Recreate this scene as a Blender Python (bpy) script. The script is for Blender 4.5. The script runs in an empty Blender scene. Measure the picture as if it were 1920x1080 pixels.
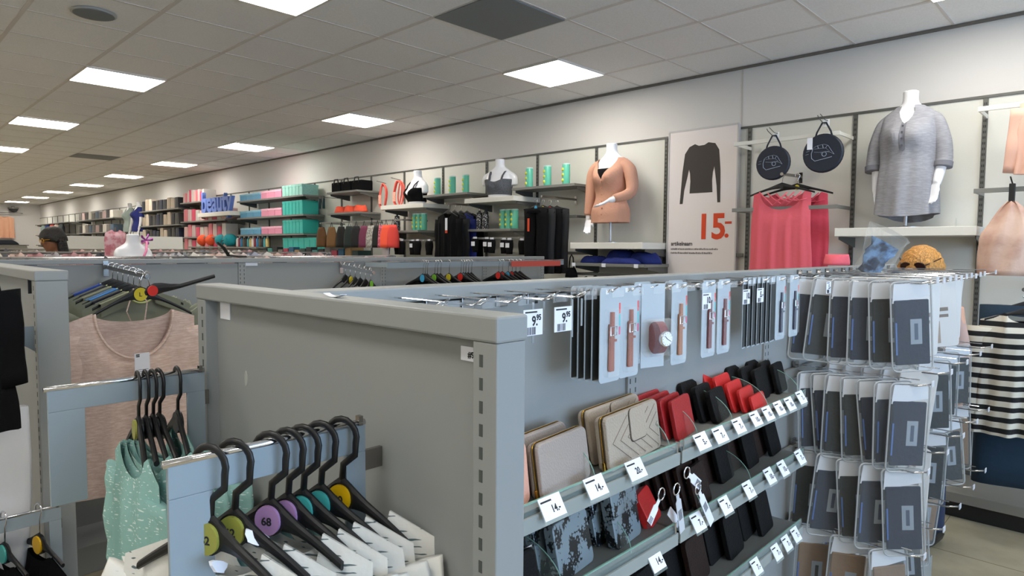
import bpy, math, random
from mathutils import Vector, Matrix
PI = math.pi
R = math.radians
rng = random.Random(7)
S = bpy.context.scene
COL = S.collection

# ------------------------------------------------------------------ camera
EYE = 1.6
FPX, YAW, PITCH, ROLL = 1216.43, R(43.99327), R(-3.47997), R(-0.3674)
_f = Vector((math.cos(PITCH) * math.cos(YAW), math.cos(PITCH) * math.sin(YAW), math.sin(PITCH)))
_r = _f.cross(Vector((0, 0, 1))).normalized()
_d = _f.cross(_r)
CR = _r * math.cos(ROLL) + _d * math.sin(ROLL)
CD = -_r * math.sin(ROLL) + _d * math.cos(ROLL)
cam_data = bpy.data.cameras.new('camera')
cam_data.sensor_fit = 'HORIZONTAL'
cam_data.sensor_width = 36
cam_data.lens = FPX / 1920 * 36
cam_data.clip_start = 0.02
cam_data.clip_end = 200
cam = bpy.data.objects.new('camera', cam_data)
COL.objects.link(cam)
m = Matrix((CR, -CD, -_f)).transposed().to_4x4()
m.translation = Vector((0, 0, EYE))
cam.matrix_world = m
S.camera = cam

def ray(x, y):
    return CR * ((x - 960) / FPX) + CD * ((y - 540) / FPX) + _f
def onX(x, y, c):
    d = ray(x, y); return Vector((0, 0, EYE)) + d * (c / d.x)
def onY(x, y, c):
    d = ray(x, y); return Vector((0, 0, EYE)) + d * (c / d.y)

# ------------------------------------------------------------------ world, exposure, daylight
S.view_settings.view_transform = 'Standard'
S.view_settings.look = 'None'
S.view_settings.exposure = 0.10
S.view_settings.gamma = 1
S.view_settings.use_curve_mapping = False
W = bpy.data.worlds.new('sky'); S.world = W
W.use_nodes = True
W.node_tree.nodes['Background'].inputs[0].default_value = (0.55, 0.75, 1.0, 1)
W.node_tree.nodes['Background'].inputs[1].default_value = 0.8
LAMP = 17.5        # strength of the ceiling panels
DAY = 210.0        # daylight that enters by the shop window, watts
_l = bpy.data.lights.new('daylight', 'AREA'); _l.shape = 'RECTANGLE'; _l.size = 4.6; _l.size_y = 2.3
_l.energy = DAY; _l.color = (0.44, 0.68, 1.0)
_lo = bpy.data.objects.new('daylight', _l); COL.objects.link(_lo)
_lo.location = (1.9, -4.9, 1.5); _lo.rotation_euler = (R(97), 0, 0)   # faces into the shop, inside the shop window

# ------------------------------------------------------------------ materials
def lin(c):
    return tuple((v / 255 / 12.92 if v / 255 <= 0.04045 else ((v / 255 + 0.055) / 1.055) ** 2.4) for v in c)
MATS = {}
def mat(name, rgb, rough=0.6, metal=0.0, spec=0.5, alpha=1.0, trans=0.0, emit=0, bump=None, mix=None, coat=0):
    """bump=(scale,strength); mix=(kind,rgb2,scale[,sharp])"""
    if name in MATS: return MATS[name]
    M = bpy.data.materials.new(name); M.use_nodes = True
    nt = M.node_tree; b = nt.nodes['Principled BSDF']
    b.inputs['Base Color'].default_value = (*lin(rgb), 1)
    b.inputs['Roughness'].default_value = rough
    b.inputs['Metallic'].default_value = metal
    b.inputs['Specular IOR Level'].default_value = spec
    b.inputs['Alpha'].default_value = alpha
    b.inputs['Transmission Weight'].default_value = trans
    b.inputs['Coat Weight'].default_value = coat
    if emit:
        b.inputs['Emission Color'].default_value = (*lin(rgb), 1); b.inputs['Emission Strength'].default_value = emit
    if bump or mix:
        tc = nt.nodes.new('ShaderNodeTexCoord')
    if bump:
        n = nt.nodes.new('ShaderNodeTexNoise'); n.inputs['Scale'].default_value = bump[0]; n.inputs['Detail'].default_value = 4
        nt.links.new(tc.outputs['Object'], n.inputs['Vector'])
        bp = nt.nodes.new('ShaderNodeBump'); bp.inputs['Strength'].default_value = bump[1]; bp.inputs['Distance'].default_value = 0.01
        nt.links.new(n.outputs['Fac'], bp.inputs['Height']); nt.links.new(bp.outputs['Normal'], b.inputs['Normal'])
    if mix:
        kind = mix[0]
        mp = nt.nodes.new('ShaderNodeMapping'); nt.links.new(tc.outputs['Object'], mp.inputs['Vector'])
        ramp = nt.nodes.new('ShaderNodeValToRGB')
        if kind == 'noise':
            t = nt.nodes.new('ShaderNodeTexNoise'); t.inputs['Scale'].default_value = mix[2]; t.inputs['Detail'].default_value = 3
            out = t.outputs['Fac']; lo, hi = 0.42, 0.6
        elif kind == 'streak':      # short horizontal slubs
            mp.inputs['Scale'].default_value = (1, 1, 7)
            t = nt.nodes.new('ShaderNodeTexNoise'); t.inputs['Scale'].default_value = mix[2]; t.inputs['Detail'].default_value = 2
            out = t.outputs['Fac']; lo, hi = 0.40, 0.66
        elif kind == 'strand':
            mp.inputs['Scale'].default_value = (5, 5, 1)
            t = nt.nodes.new('ShaderNodeTexNoise'); t.inputs['Scale'].default_value = mix[2]; t.inputs['Detail'].default_value = 3
            out = t.outputs['Fac']; lo, hi = 0.36, 0.66
        elif kind == 'dash':        # sparse pale dashes
            mp.inputs['Scale'].default_value = (1, 1, 4)
            t = nt.nodes.new('ShaderNodeTexNoise'); t.inputs['Scale'].default_value = mix[2]; t.inputs['Detail'].default_value = 0
            out = t.outputs['Fac']; lo, hi = 0.69, 0.72
        elif kind == 'stripe':
            t = nt.nodes.new('ShaderNodeTexWave'); t.bands_direction = 'Z'; t.inputs['Scale'].default_value = mix[2]
            t.inputs['Distortion'].default_value = 1.2; t.inputs['Detail Scale'].default_value = 0.4
            out = t.outputs['Fac']; lo, hi = 0.42, 0.5
        elif kind == 'snake':
            t = nt.nodes.new('ShaderNodeTexVoronoi'); t.inputs['Scale'].default_value = mix[2]
            n2 = nt.nodes.new('ShaderNodeTexNoise'); n2.inputs['Scale'].default_value = mix[2] * 0.16; n2.inputs['Detail'].default_value = 1
            nt.links.new(mp.outputs['Vector'], n2.inputs['Vector'])
            ad = nt.nodes.new('ShaderNodeMath'); ad.operation = 'MULTIPLY_ADD'; ad.inputs[1].default_value = -0.30
            nt.links.new(t.outputs['Distance'], ad.inputs[0]); nt.links.new(n2.outputs['Fac'], ad.inputs[2])
            nt.links.new(mp.outputs['Vector'], t.inputs['Vector'])
            out = ad.outputs[0]; lo, hi = 0.29, 0.34
        elif kind == 'spot':
            t = nt.nodes.new('ShaderNodeTexVoronoi'); t.inputs['Scale'].default_value = mix[2]
            out = t.outputs['Distance']; lo, hi = 0.25, 0.3
        if kind != 'snake': nt.links.new(mp.outputs['Vector'], t.inputs['Vector'])
        ramp.color_ramp.elements[0].position = lo; ramp.color_ramp.elements[1].position = hi
        ramp.color_ramp.elements[0].color = (*lin(rgb), 1); ramp.color_ramp.elements[1].color = (*lin(mix[1]), 1)
        nt.links.new(out, ramp.inputs['Fac']); nt.links.new(ramp.outputs['Color'], b.inputs['Base Color'])
    MATS[name] = M
    return M
def plastic(name, rgb, a, rough=0.12):
    """thin clear film: mostly see-through with a glossy skin"""
    if name in MATS: return MATS[name]
    M = bpy.data.materials.new(name); M.use_nodes = True
    nt = M.node_tree; nt.nodes.clear()
    o = nt.nodes.new('ShaderNodeOutputMaterial'); mx = nt.nodes.new('ShaderNodeMixShader')
    t = nt.nodes.new('ShaderNodeBsdfTransparent'); p = nt.nodes.new('ShaderNodeBsdfPrincipled')
    p.inputs['Base Color'].default_value = (*lin(rgb), 1); p.inputs['Roughness'].default_value = rough
    fr = nt.nodes.new('ShaderNodeLayerWeight'); fr.inputs['Blend'].default_value = 0.35
    mr = nt.nodes.new('ShaderNodeMapRange'); mr.inputs['To Min'].default_value = a; mr.inputs['To Max'].default_value = min(1, a + 0.30)
    nt.links.new(fr.outputs['Facing'], mr.inputs['Value']); nt.links.new(mr.outputs[0], mx.inputs[0])
    nt.links.new(t.outputs[0], mx.inputs[1]); nt.links.new(p.outputs[0], mx.inputs[2]); nt.links.new(mx.outputs[0], o.inputs[0])
    MATS[name] = M
    return M

WALLM = mat('wall_paint', (214, 211, 208), 0.75, spec=0.2, bump=(60, 0.03))
PANELM = mat('wall_panel_paint', (216, 216, 209), 0.6, spec=0.3)
CEILM = mat('ceiling_tile', (240, 238, 237), 0.9, spec=0.1, mix=('noise', (235, 233, 232), 90))
CGRID = mat('ceiling_grid_metal', (214, 207, 202), 0.6)
STEEL = mat('painted_steel', (142, 145, 145), 0.45, spec=0.4, bump=(4, 0.05))
STEELD = mat('slot_shadow_steel', (70, 76, 74), 0.7)
UPR = mat('upright_steel', (96, 96, 92), 0.5, metal=0.3)
SHELFG = mat('shelf_grey', (128, 128, 124), 0.45, metal=0.2)
SHELFW = mat('shelf_white', (226, 224, 216), 0.45)
CHROME = mat('chrome', (225, 225, 228), 0.12, metal=1.0)
CHROMED = mat('dark_chrome', (150, 146, 142), 0.2, metal=1.0)
WHITE = mat('white_gloss', (232, 232, 234), 0.35)
PAPER = mat('paper', (232, 234, 244), 0.6)
INK = mat('ink', (30, 30, 34), 0.7)
BLACK = mat('black_plastic', (18, 18, 20), 0.4)
BLACKF = mat('black_fabric', (14, 14, 16), 0.95, spec=0.15, bump=(40, 0.4))
MANN = mat('mannequin_white', (240, 240, 244), 0.3)
GLASS = plastic('clear_acrylic', (210, 226, 222), 0.04)
GLASSE = mat('acrylic_edge', (150, 190, 176), 0.15, alpha=0.75)
FILM = plastic('frosted_film', (205, 208, 205), 0.07, 0.25)
CLEAR = plastic('clear_film', (225, 228, 230), 0.03, 0.1)
ORANGE = mat('price_orange', (214, 68, 22), 0.6)

# ------------------------------------------------------------------ mesh builder
class MB:
    def __init__(s): s.v = []; s.f = []
    def add(s, vs, fs, M=None):
        o = len(s.v)
        s.v += [tuple(M @ Vector(v)) if M else tuple(v) for v in vs]
        s.f += [tuple(i + o for i in f) for f in fs]
        return s
    def box(s, a, b, M=None):
        x0, y0, z0 = a; x1, y1, z1 = b
        vs = [(x0,y0,z0),(x1,y0,z0),(x1,y1,z0),(x0,y1,z0),(x0,y0,z1),(x1,y0,z1),(x1,y1,z1),(x0,y1,z1)]
        return s.add(vs, [(3,2,1,0),(4,5,6,7),(0,1,5,4),(1,2,6,5),(2,3,7,6),(3,0,4,7)], M)
    def cbox(s, c, d, M=None):
        return s.box([c[i]-d[i]/2 for i in range(3)], [c[i]+d[i]/2 for i in range(3)], M)
    def rings(s, rings, cap=True, M=None):
        n = len(rings[0]); vs = [p for r in rings for p in r]; fs = []
        for i in range(len(rings)-1):
            for j in range(n):
                fs.append((i*n+j, i*n+(j+1)%n, (i+1)*n+(j+1)%n, (i+1)*n+j))
        if cap: fs.append(tuple(reversed(range(n)))); fs.append(tuple((len(rings)-1)*n+j for j in range(n)))
        return s.add(vs, fs, M)
    def tube(s, pts, r, seg=8, flat=1.0, closed=False, M=None):
        pts = [Vector(p) for p in pts]; n = len(pts)
        rs = r if isinstance(r, (list, tuple)) else [r]*n
        rings = []; up = None
        for i, p in enumerate(pts):
            t = (pts[min(i+1, n-1)] - pts[max(i-1, 0)]).normalized()
            if up is None:
                up = Vector((0,0,1)) if abs(t.z) < 0.9 else Vector((0,1,0))
            a = t.cross(up)
            if a.length < 1e-4: a = t.cross(Vector((1,0,0)))
            a.normalize(); b = a.cross(t).normalized(); up = b
            rings.append([tuple(p + a*(rs[i]*math.cos(2*PI*k/seg)) + b*(rs[i]*flat*math.sin(2*PI*k/seg))) for k in range(seg)])
        return s.rings(rings, True, M)
    def lathe(s, prof, seg=20, M=None):
        return s.rings([[(r*math.cos(2*PI*k/seg), r*math.sin(2*PI*k/seg), z) for k in range(seg)] for r, z in prof], True, M)
    def disc(s, c, r, th, axis='y', seg=20, sx=1.0):
        rings = []
        for o in (-th/2, th/2):
            ring = []
            for k in range(seg):
                a = 2*PI*k/seg; u = r*math.cos(a)*sx; w = r*math.sin(a)
                ring.append({'y': (c[0]+u, c[1]+o, c[2]+w), 'x': (c[0]+o, c[1]+u, c[2]+w), 'z': (c[0]+u, c[1]+w, c[2]+o)}[axis])
            rings.append(ring)
        return s.rings(rings)
    def prism(s, poly, y0, y1, M=None):
        """polygon in x,z pushed from y0 to y1"""
        return s.rings([[(x, y0, z) for x, z in poly], [(x, y1, z) for x, z in poly]], True, M)
    def grid(s, fn, nu, nv, M=None):
        vs = [fn(i/nu, j/nv) for j in range(nv+1) for i in range(nu+1)]
        fs = [(j*(nu+1)+i, j*(nu+1)+i+1, (j+1)*(nu+1)+i+1, (j+1)*(nu+1)+i) for j in range(nv) for i in range(nu)]
        return s.add(vs, fs, M)
    def mesh(s, name, smooth=False):
        me = bpy.data.meshes.new(name); me.from_pydata(s.v, [], s.f); me.update()
        if smooth: me.polygons.foreach_set('use_smooth', [True]*len(me.polygons))
        return me
    def build(s, name, m, parent=None, smooth=False, bevel=0, solid=0, remesh=0, label=None, auto=False):
        me = s.mesh(name, smooth or auto)
        me.materials.append(m)
        return link(name, me, parent, bevel, solid, remesh, label, auto)
def link(name, me, parent=None, bevel=0, solid=0, remesh=0, label=None, auto=False):
    o = bpy.data.objects.new(name, me); COL.objects.link(o)
    if parent: o.parent = parent
    if solid:
        q = o.modifiers.new('solid', 'SOLIDIFY'); q.thickness = solid
    if remesh:
        q = o.modifiers.new('remesh', 'REMESH'); q.mode = 'VOXEL'; q.voxel_size = remesh; q.use_smooth_shade = True
        q = o.modifiers.new('smooth', 'SMOOTH'); q.factor = 0.5; q.iterations = 3
    if bevel:
        q = o.modifiers.new('bevel', 'BEVEL'); q.width = bevel; q.segments = 2; q.limit_method = 'ANGLE'; q.angle_limit = R(40)
    if auto:
        me.set_sharp_from_angle(angle=R(40))
    if label: o['label'] = label
    return o
def tag(o, label, cat, group=None, kind=None):
    o['label'] = label; o['category'] = cat
    if group: o['group'] = group
    if kind: o['kind'] = kind
    return o
def thing(name, label, cat, loc=(0,0,0), rz=0, group=None, rx=0, ry=0):
    o = bpy.data.objects.new(name, None); COL.objects.link(o)
    o.empty_display_size = 0.05
    o.location = loc; o.rotation_euler = (rx, ry, rz)
    return tag(o, label, cat, group)
KIDS = {}
def copy(root, loc, rz=None, label=None, group=None, rx=None, ry=None, scale=None):
    r = root.copy(); COL.objects.link(r); r.location = loc
    e = list(r.rotation_euler)
    if rz is not None: e[2] = rz
    if rx is not None: e[0] = rx
    if ry is not None: e[1] = ry
    r.rotation_euler = e
    if scale: r.scale = (scale,)*3 if not isinstance(scale, tuple) else scale
    if label: r['label'] = label
    if group: r['group'] = group
    for ch in list(root.children):
        c = ch.copy(); COL.objects.link(c); c.parent = r
        for g in list(ch.children):
            d = g.copy(); COL.objects.link(d); d.parent = c
    return r
def struct(name, mb, m, **k):
    o = mb.build(name, m, **k); o['kind'] = 'structure'; return o
ORD = ['first','second','third','fourth','fifth','sixth','seventh','eighth','ninth','tenth','eleventh','twelfth','thirteenth','fourteenth','fifteenth','sixteenth','seventeenth','eighteenth','nineteenth','twentieth']
_TXT = {}
def text(name, s, size, m, parent, loc, rot=(R(90),0,0), bold=0.0, squash=1.0, align='LEFT'):
    key = (s, size, m.name, bold, align)
    if key not in _TXT:
        cu = bpy.data.curves.new('lettering', 'FONT'); cu.body = s; cu.size = size; cu.offset = bold; cu.extrude = 0.0002
        cu.align_x = align; cu.resolution_u = 3
        ob = bpy.data.objects.new('lettering', cu)
        me = bpy.data.meshes.new_from_object(ob); me.materials.clear(); me.materials.append(m)
        bpy.data.objects.remove(ob); _TXT[key] = me
    o = bpy.data.objects.new(name, _TXT[key]); COL.objects.link(o); o.parent = parent
    o.location = loc; o.rotation_euler = rot; o.scale = (squash, 1, 1)
    return o
# ================================================================== THE ROOM
WX, YF, YN, XL, CH = 5.04, 28.3, -5.2, -7.0, 3.052
RAIL = 2.568
struct('floor', MB().box((XL-.1, YN-.1, -0.1), (WX+.1, YF+.1, 0)), mat('floor_vinyl', (160, 152, 130), 0.4, mix=('noise', (150, 142, 120), 5)))
fl = MB()
for k in range(0, 40): fl.box((XL, YN+k*.85, 0.0), (WX, YN+k*.85+.004, 0.0006))
for k in range(0, 15): fl.box((XL+k*.85, YN, 0.0), (XL+k*.85+.004, YF, 0.0006))
struct('floor_joint_lines', fl, mat('floor_joint', (110, 98, 74), 0.7))
struct('ceiling', MB().box((XL-.1, YN-.1, CH), (WX+.1, YF+.1, CH+.1)), CEILM)
GX = [1.45 + .603*k for k in range(-14, 6)]
TY = .584
GY = [3.262 + TY*k for k in range(-14, 43)]
cg = MB()
for x in GX: cg.box((x-.013, YN, CH-.004), (x+.013, YF, CH))
for y in GY: cg.box((XL, y-.008, CH-.003), (WX, y+.008, CH))
struct('ceiling_grid_trim', cg, CGRID)
struct('wall_right', MB().box((WX, YN-.1, 0), (WX+.1, YF+.1, CH)), WALLM)
struct('wall_far', MB().box((XL-.1, YF, 0), (WX, YF+.1, CH)), WALLM)
struct('wall_left', MB().box((XL-.1, YN-.1, 0), (XL, YF, CH)), WALLM)
wn = MB().box((XL, YN-.1, 0), (-.8, YN, CH)).box((4.2, YN-.1, 0), (WX, YN, CH)).box((-.8, YN-.1, 0), (4.2, YN, .3)).box((-.8, YN-.1, 2.75), (4.2, YN, CH))
struct('wall_near', wn, WALLM)
wf = struct('window_1', MB().box((-.8, YN-.08, .3), (-.74, YN-.02, 2.75)).box((4.14, YN-.08, .3), (4.2, YN-.02, 2.75)).box((-.74, YN-.08, 2.69), (4.14, YN-.02, 2.75)).box((-.74, YN-.08, .3), (4.14, YN-.02, .36)).box((1.0, YN-.08, .36), (1.06, YN-.02, 2.69)), SHELFG)
pn = MB().box((-.74, YN-.055, .36), (4.14, YN-.05, 2.69)).build('window_pane', plastic('window_glass', (230, 240, 240), .04), wf)
# shadow gap trim between ceiling and wall, and the long rail above the wall panels
struct('trim_1', MB().box((WX-.018, YN, CH-.02), (WX, YF, CH-.002)), mat('dark_edge_trim', (110, 104, 96), .6))
struct('trim_2', MB().box((WX-.022, -1, RAIL-.008), (WX, YF, RAIL+.008)), UPR)
struct('wall_panel_cladding', MB().box((WX-.012, -1, .1), (WX, YF, RAIL-.008)), PANELM)
struct('trim_3', MB().box((WX-.004, 2.325, RAIL+.01), (WX, 2.333, CH-.02)), mat('wall_joint', (196, 190, 182), .8))
# slotted uprights let into the wall panels
ups = []
YU = [-.04, .736, 1.486, 2.252, 2.996, 3.745, 4.494, 5.25, 6.0, 6.76, 7.5, 8.25] + [9.0+.755*k for k in range(25)]
for i, y in enumerate(YU):
    u = MB().box((WX-.024, y-.014, .1), (WX-.012, y+.014, RAIL-.01))
    o = struct('trim_%d' % (i+4), u, UPR)
    if i < 9:
        sl = MB()
        for k in range(60):
            z = .45 + k*.035
            sl.box((WX-.0247, y-.007, z), (WX-.0238, y-.002, z+.016)); sl.box((WX-.0247, y+.002, z), (WX-.0238, y+.007, z+.016))
        sl.build('upright_slots', INK, o)
# wall run base deck
pl = struct('baseboard_right', MB().box((4.62, -1, 0), (WX-.03, YF-.5, .10)), BLACK)
bd = MB().box((4.58, -1, .10), (WX-.03, YF-.5, .16)).build('base_deck', mat('deck_grey', (120, 116, 108), .4), bevel=.004)
tag(bd, 'long low grey base deck running along the foot of the shelved wall', 'base shelf')

# ------------------------------------------------------------------ ceiling fittings
DIFF = mat('light_diffuser', (255, 250, 240), .5, emit=LAMP)
FRM = mat('light_frame', (214, 208, 200), .5)
def light_proto():
    t = thing('ceiling_light', 'x', 'ceiling light', (0,0,0), group='square ceiling lights')
    a = .292
    MB().box((-a-.008,-a-.008,-.012),(a+.008,-a,0)).box((-a-.008,a,-.012),(a+.008,a+.008,0)).box((-a-.008,-a,-.012),(-a,a,0)).box((a,-a,-.012),(a+.008,a,0)).build('light_frame', FRM, t)
    MB().box((-a,-a,-.008),(a,a,-.001)).build('diffuser', DIFF, t)
    return t
LP = light_proto(); first = True
rows = [(4.160, 'row beside the shelved wall'), (1.74, 'row above the aisle'), (-.68, 'row past the aisle'), (-3.1, 'row next beyond that'), (-5.5, 'outermost row')]
for x, rn in rows:
    for k in range(-3, 9):
        y = 3.554 + 2.92*k
        lab = 'bright square light panel, %s in %s' % (ORD[k] if k >= 0 else ORD[-k-1] + ' one behind', rn)
        if first: LP.location = (x, y, CH-.004); LP['label'] = lab; first = False
        else: copy(LP, (x, y, CH-.004), label=lab)
tag(MB().box((2.653, 2.686, CH-.010), (3.247, 3.253, CH-.0045)).build('ceiling_vent', mat('grey_vent', (128, 132, 134), .7, bump=(200, .3))), 'square plain grey vent tile in the ceiling close overhead', 'ceiling vent')
tag(MB().box((2.653, 12.03, CH-.010), (3.247, 12.6, CH-.0045)).build('ceiling_vent', MATS['grey_vent']), 'small grey vent tile far down the ceiling', 'ceiling vent')
sp = thing('ceiling_speaker', 'round grey loudspeaker grille set in the white ceiling', 'speaker', (1.16, 4.76, CH-.004))
MB().lathe([(.125, 0), (.125, -.006), (.115, -.010)], 32).build('speaker_ring', mat('speaker_rim', (170, 168, 165), .5), sp, smooth=True)
MB().lathe([(.112, -.006), (.112, -.012), (.07, -.016)], 32).build('speaker_grille', mat('speaker_grille', (120, 124, 126), .7, bump=(300, .5)), sp)
dm = thing('dome_camera', 'small dark dome camera high on the far wall', 'security camera', (4.25, YF-.12, 2.86))
MB().lathe([(.02, -.12), (.09, -.10), (.13, -.04), (.14, 0)], 20).build('camera_dome', mat('smoked_dome', (60, 60, 62), .2), dm, smooth=True)
MB().lathe([(.15, 0), (.15, .05)], 20).box((-.04, 0, .05), (.04, .12, .09)).build('camera_bracket', SHELFG, dm)

# ================================================================== FIXTURES OF THE WALL
def wshelf(y0, y1, z, kind, label, depth=.4, th=None):
    """shelf on the long wall from y0 to y1, top at z"""
    n = 'wall_shelf'
    t = thing(n, label, 'shelf', (WX-.03, (y0+y1)/2, z), -PI/2)
    w = abs(y1-y0)/2
    if kind == 'white':
        MB().box((-w, -depth, -(th or .055)), (w, 0, 0)).build('shelf_board', SHELFW, t, bevel=.003)
    else:
        MB().box((-w, -depth, -(th or .025)), (w, 0, 0)).build('shelf_board', SHELFG, t, bevel=.002)
    for s in (-1, 1):
        MB().prism([(0, 0), (-depth*.85, 0), (-depth*.85, -.02), (-.03, -.07), (0, -.07)], -.003, .003, Matrix.Translation((s*(w-.012), 0, -(th or (.055 if kind == 'white' else .025)))) @ Matrix.Rotation(PI/2, 4, 'Z')).build('shelf_bracket', UPR, t)
    return t
def wthing(name, label, cat, x, y, z, group=None, rz=-PI/2):
    return thing(name, label, cat, (x, y, z), rz, group)
wshelf(1.470, .690, 1.749, 'white', 'thick white shelf under the mannequin in the grey blouse')
wshelf(3.720, 2.960, 1.657, 'white', 'thick white shelf under the mannequin in the peach cardigan')
wshelf(5.160, 4.440, 2.120, 'white', 'white shelf under the bust in the grey sports bra', .4, .05)
wshelf(6.690, 5.860, 2.110, 'white', 'white shelf under the bust in the black sports bra', .4, .05)
wshelf(4.560, 3.760, 2.205, 'grey', 'thin grey wall shelf holding three spaced teal ball tubes beside the cardigan mannequin', .3)
wshelf(5.990, 5.230, 2.205, 'grey', 'thin grey wall shelf holding three teal ball tubes between the two busts', .3)
wshelf(5.250, 4.500, 1.800, 'grey', 'grey shelf with white bottles and teal tubes under the grey bra bust', .38)
wshelf(6.72, 5.98, 1.805, 'grey', 'grey shelf with one white bottle and teal tubes under the black bra bust', .38)
wshelf(3.70, 2.92, 1.475, 'grey', 'grey shelf holding the heap of royal blue garments', .42)
wshelf(8.02, 7.27, 2.345, 'grey', 'grey shelf carrying the black handled bags', .36)
wshelf(8.02, 7.27, 2.065, 'grey', 'grey shelf carrying the coral folded bands', .36)
for z, n in ((2.36, 'top'), (2.08, 'second'), (1.80, 'third'), ):
    wshelf(10.95, 8.70, z, 'grey', '%s long grey shelf of blue, pink and teal boxes' % n, .34)
wshelf(10.95, 8.70, 1.56, 'grey', 'lowest long grey shelf of teal containers under the pink and blue boxes', .34)

# crossbars between uprights
def crossbar(y0, y1, z, x, m, label, arm=True):
    t = thing('wall_crossbar', label, 'hanging bar', (x, (y0+y1)/2, z), -PI/2)
    w = abs(y1-y0)/2
    MB().box((-w, -.006, -.014), (w, .006, .014)).build('bar', m, t, bevel=.002)
    if arm:
        for s in (-1, 1):
            MB().box((s*(w-.006)-.004, 0, -.012), (s*(w-.006)+.004, WX-.03-x, .012)).build('bar_arm', m, t)
    return t
crossbar(2.24, 1.49, 2.394, 4.72, SHELFW, 'pale crossbar from which the two round navy bags hang')
crossbar(2.24, 1.49, 1.90, 4.72, SHELFG, 'grey crossbar behind the pink tank tops')
crossbar(.73, -.04, 2.44, 4.72, SHELFW, 'pale crossbar above the peach garment by the frame edge')
crossbar(.73, -.04, 1.96, 4.72, SHELFG, 'grey crossbar carrying the beige hooked garment')
crossbar(4.49, 3.75, 1.90, 4.74, UPR, 'dark crossbar beside the black hanging trousers')
crossbar(2.99, 2.26, 1.56, 4.98, UPR, 'dark rail crossing behind the price poster', False)
crossbar(4.49, 3.75, 1.56, 4.98, UPR, 'dark rail low behind the hanging black trousers', False)

# ------------------------------------------------------------------ poster
po = wthing('price_poster', 'tall white poster with a black long sleeved top and an orange 15.- price', 'poster', 4.985, 2.633, 1.0)
PW, PT = .302, 1.595
MB().box((-PW, -.012, 0), (PW, .012, PT)).build('poster_board', mat('poster_print', (226, 218, 216), .5), po, bevel=.002)
MB().box((-PW-.006, -.016, PT-.004), (PW+.006, .016, PT+.01)).box((-PW-.012, -.016, 0), (-PW, .016, PT)).box((PW, -.016, 0), (PW+.012, .016, PT)).build('poster_frame', mat('poster_frame', (190, 188, 188), .4), po)
poly = [(-.11,-.0),(-.06,.0),(-.03,-.018),(.03,-.018),(.06,.0),(.11,.0)]
top = [(-.065,1.475),(-.03,1.458),(.02,1.46),(.055,1.478),(.115,1.465),(.15,1.41),(.165,1.25),(.168,1.13),(.17,.985),(.145,.985),(.135,1.12),(.118,1.24),(.112,1.28),(.10,1.235),(.095,1.17),(.10,1.07),(-.105,1.07),(-.10,1.17),(-.105,1.235),(-.115,1.27),(-.13,1.2),(-.155,1.10),(-.168,.985),(-.195,.985),(-.185,1.12),(-.175,1.25),(-.155,1.40),(-.115,1.455)]
MB().prism([(x, z) for x, z in top], -.0135, -.012).build('printed_top', mat('print_dark', (58, 52, 48), .7), po)
text('price_print', '15', .285, ORANGE, po, (-.035, -.0135, .695), bold=.008, squash=.92)
MB().box((.215, -.0135, .81), (.272, -.012, .829)).build('price_dash', ORANGE, po)
MB().disc((.232, -.0128, .715), .017, .0015, 'y').build('price_dot', ORANGE, po)
text('poster_title', 'artikelnaam', .048, INK, po, (-.27, -.0135, .635), bold=.001, squash=.9)
for k, (w, z) in enumerate(((.43, .598), (.375, .565))):
    sp_, x_ = MB(), -.27
    while x_ < -.27 + w:
        d_ = rng.uniform(.006, .012); sp_.box((x_, -.0135, z), (x_ + d_, -.012, z + rng.uniform(.011, .016))); x_ += d_ + rng.uniform(.002, .006)
    sp_.build('poster_small_print', mat('print_grey', (120, 112, 110), .7), po)
# ================================================================== GARMENTS AND FIGURES
def sm(a, b, t): return a + (b-a)*t
def garment(mb, hs, hh, L, nw, nd, bd=.02, th=.03, slope=.3, folds=.012, nf=5, seed=0, sleeve=None, waist=0, M=None, hemdip=0, nv=22, nu=40):
    """hanging top. hs/hh: half width at shoulder/hem; nw,nd: neck half width and depth; sleeve=(length, angle, radius)"""
    r = random.Random(seed); ph = [r.uniform(0, 6.3) for _ in range(4)]
    def fn(side):
        def f(u, v):
            u = u*2-1; x0 = u*hs
            d = nd if side < 0 else bd
            if abs(x0) < nw: top = -d*math.sqrt(max(0, 1-(x0/nw)**2))
            else: top = -(abs(x0)-nw)*slope
            hw = sm(hs, hh, v) - waist*math.sin(PI*v)
            z = top*(1-v) - (L + hemdip*math.cos(u*PI*.5))*v
            e = math.sqrt(max(0, 1-u*u))
            g = min(1, v*5 + .10 if abs(x0) > nw else v*5+.35)
            y = side*th*e*g + folds*v**.7*(math.sin(nf*u*2.2+ph[0]) + .5*math.sin(nf*u*4.3+ph[1]+v*2))*(.3+.7*e)
            x = u*hw + .004*math.sin(v*9+ph[2])
            return (x, y, z)
        return f
    mb.grid(fn(-1), nu, nv, M); mb.grid(fn(1), nu, nv, M)
    if sleeve:
        sl, ang, sr = sleeve
        for s in (-1, 1):
            x1, z1 = s*(hs-.012), -(hs-nw)*slope - sr*.6
            dx, dz = s*math.sin(ang), -math.cos(ang); rings = []
            for k in range(9):
                t = k/8; cx, cz = x1 + dx*sl*t, z1 + dz*sl*t; rr = sm(sr, sr*.62, t)
                nx, nz = -dz*s, dx*s
                w = .006*math.sin(t*11+ph[3])
                rings.append([tuple(Vector((cx + nx*rr*math.cos(a) , w + th*.55*math.sin(a)*(1-.3*t), cz + nz*rr*math.cos(a)))) for a in [2*PI*q/14 for q in range(14)]])
            mb.rings(rings, True, M)
    return mb
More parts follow.
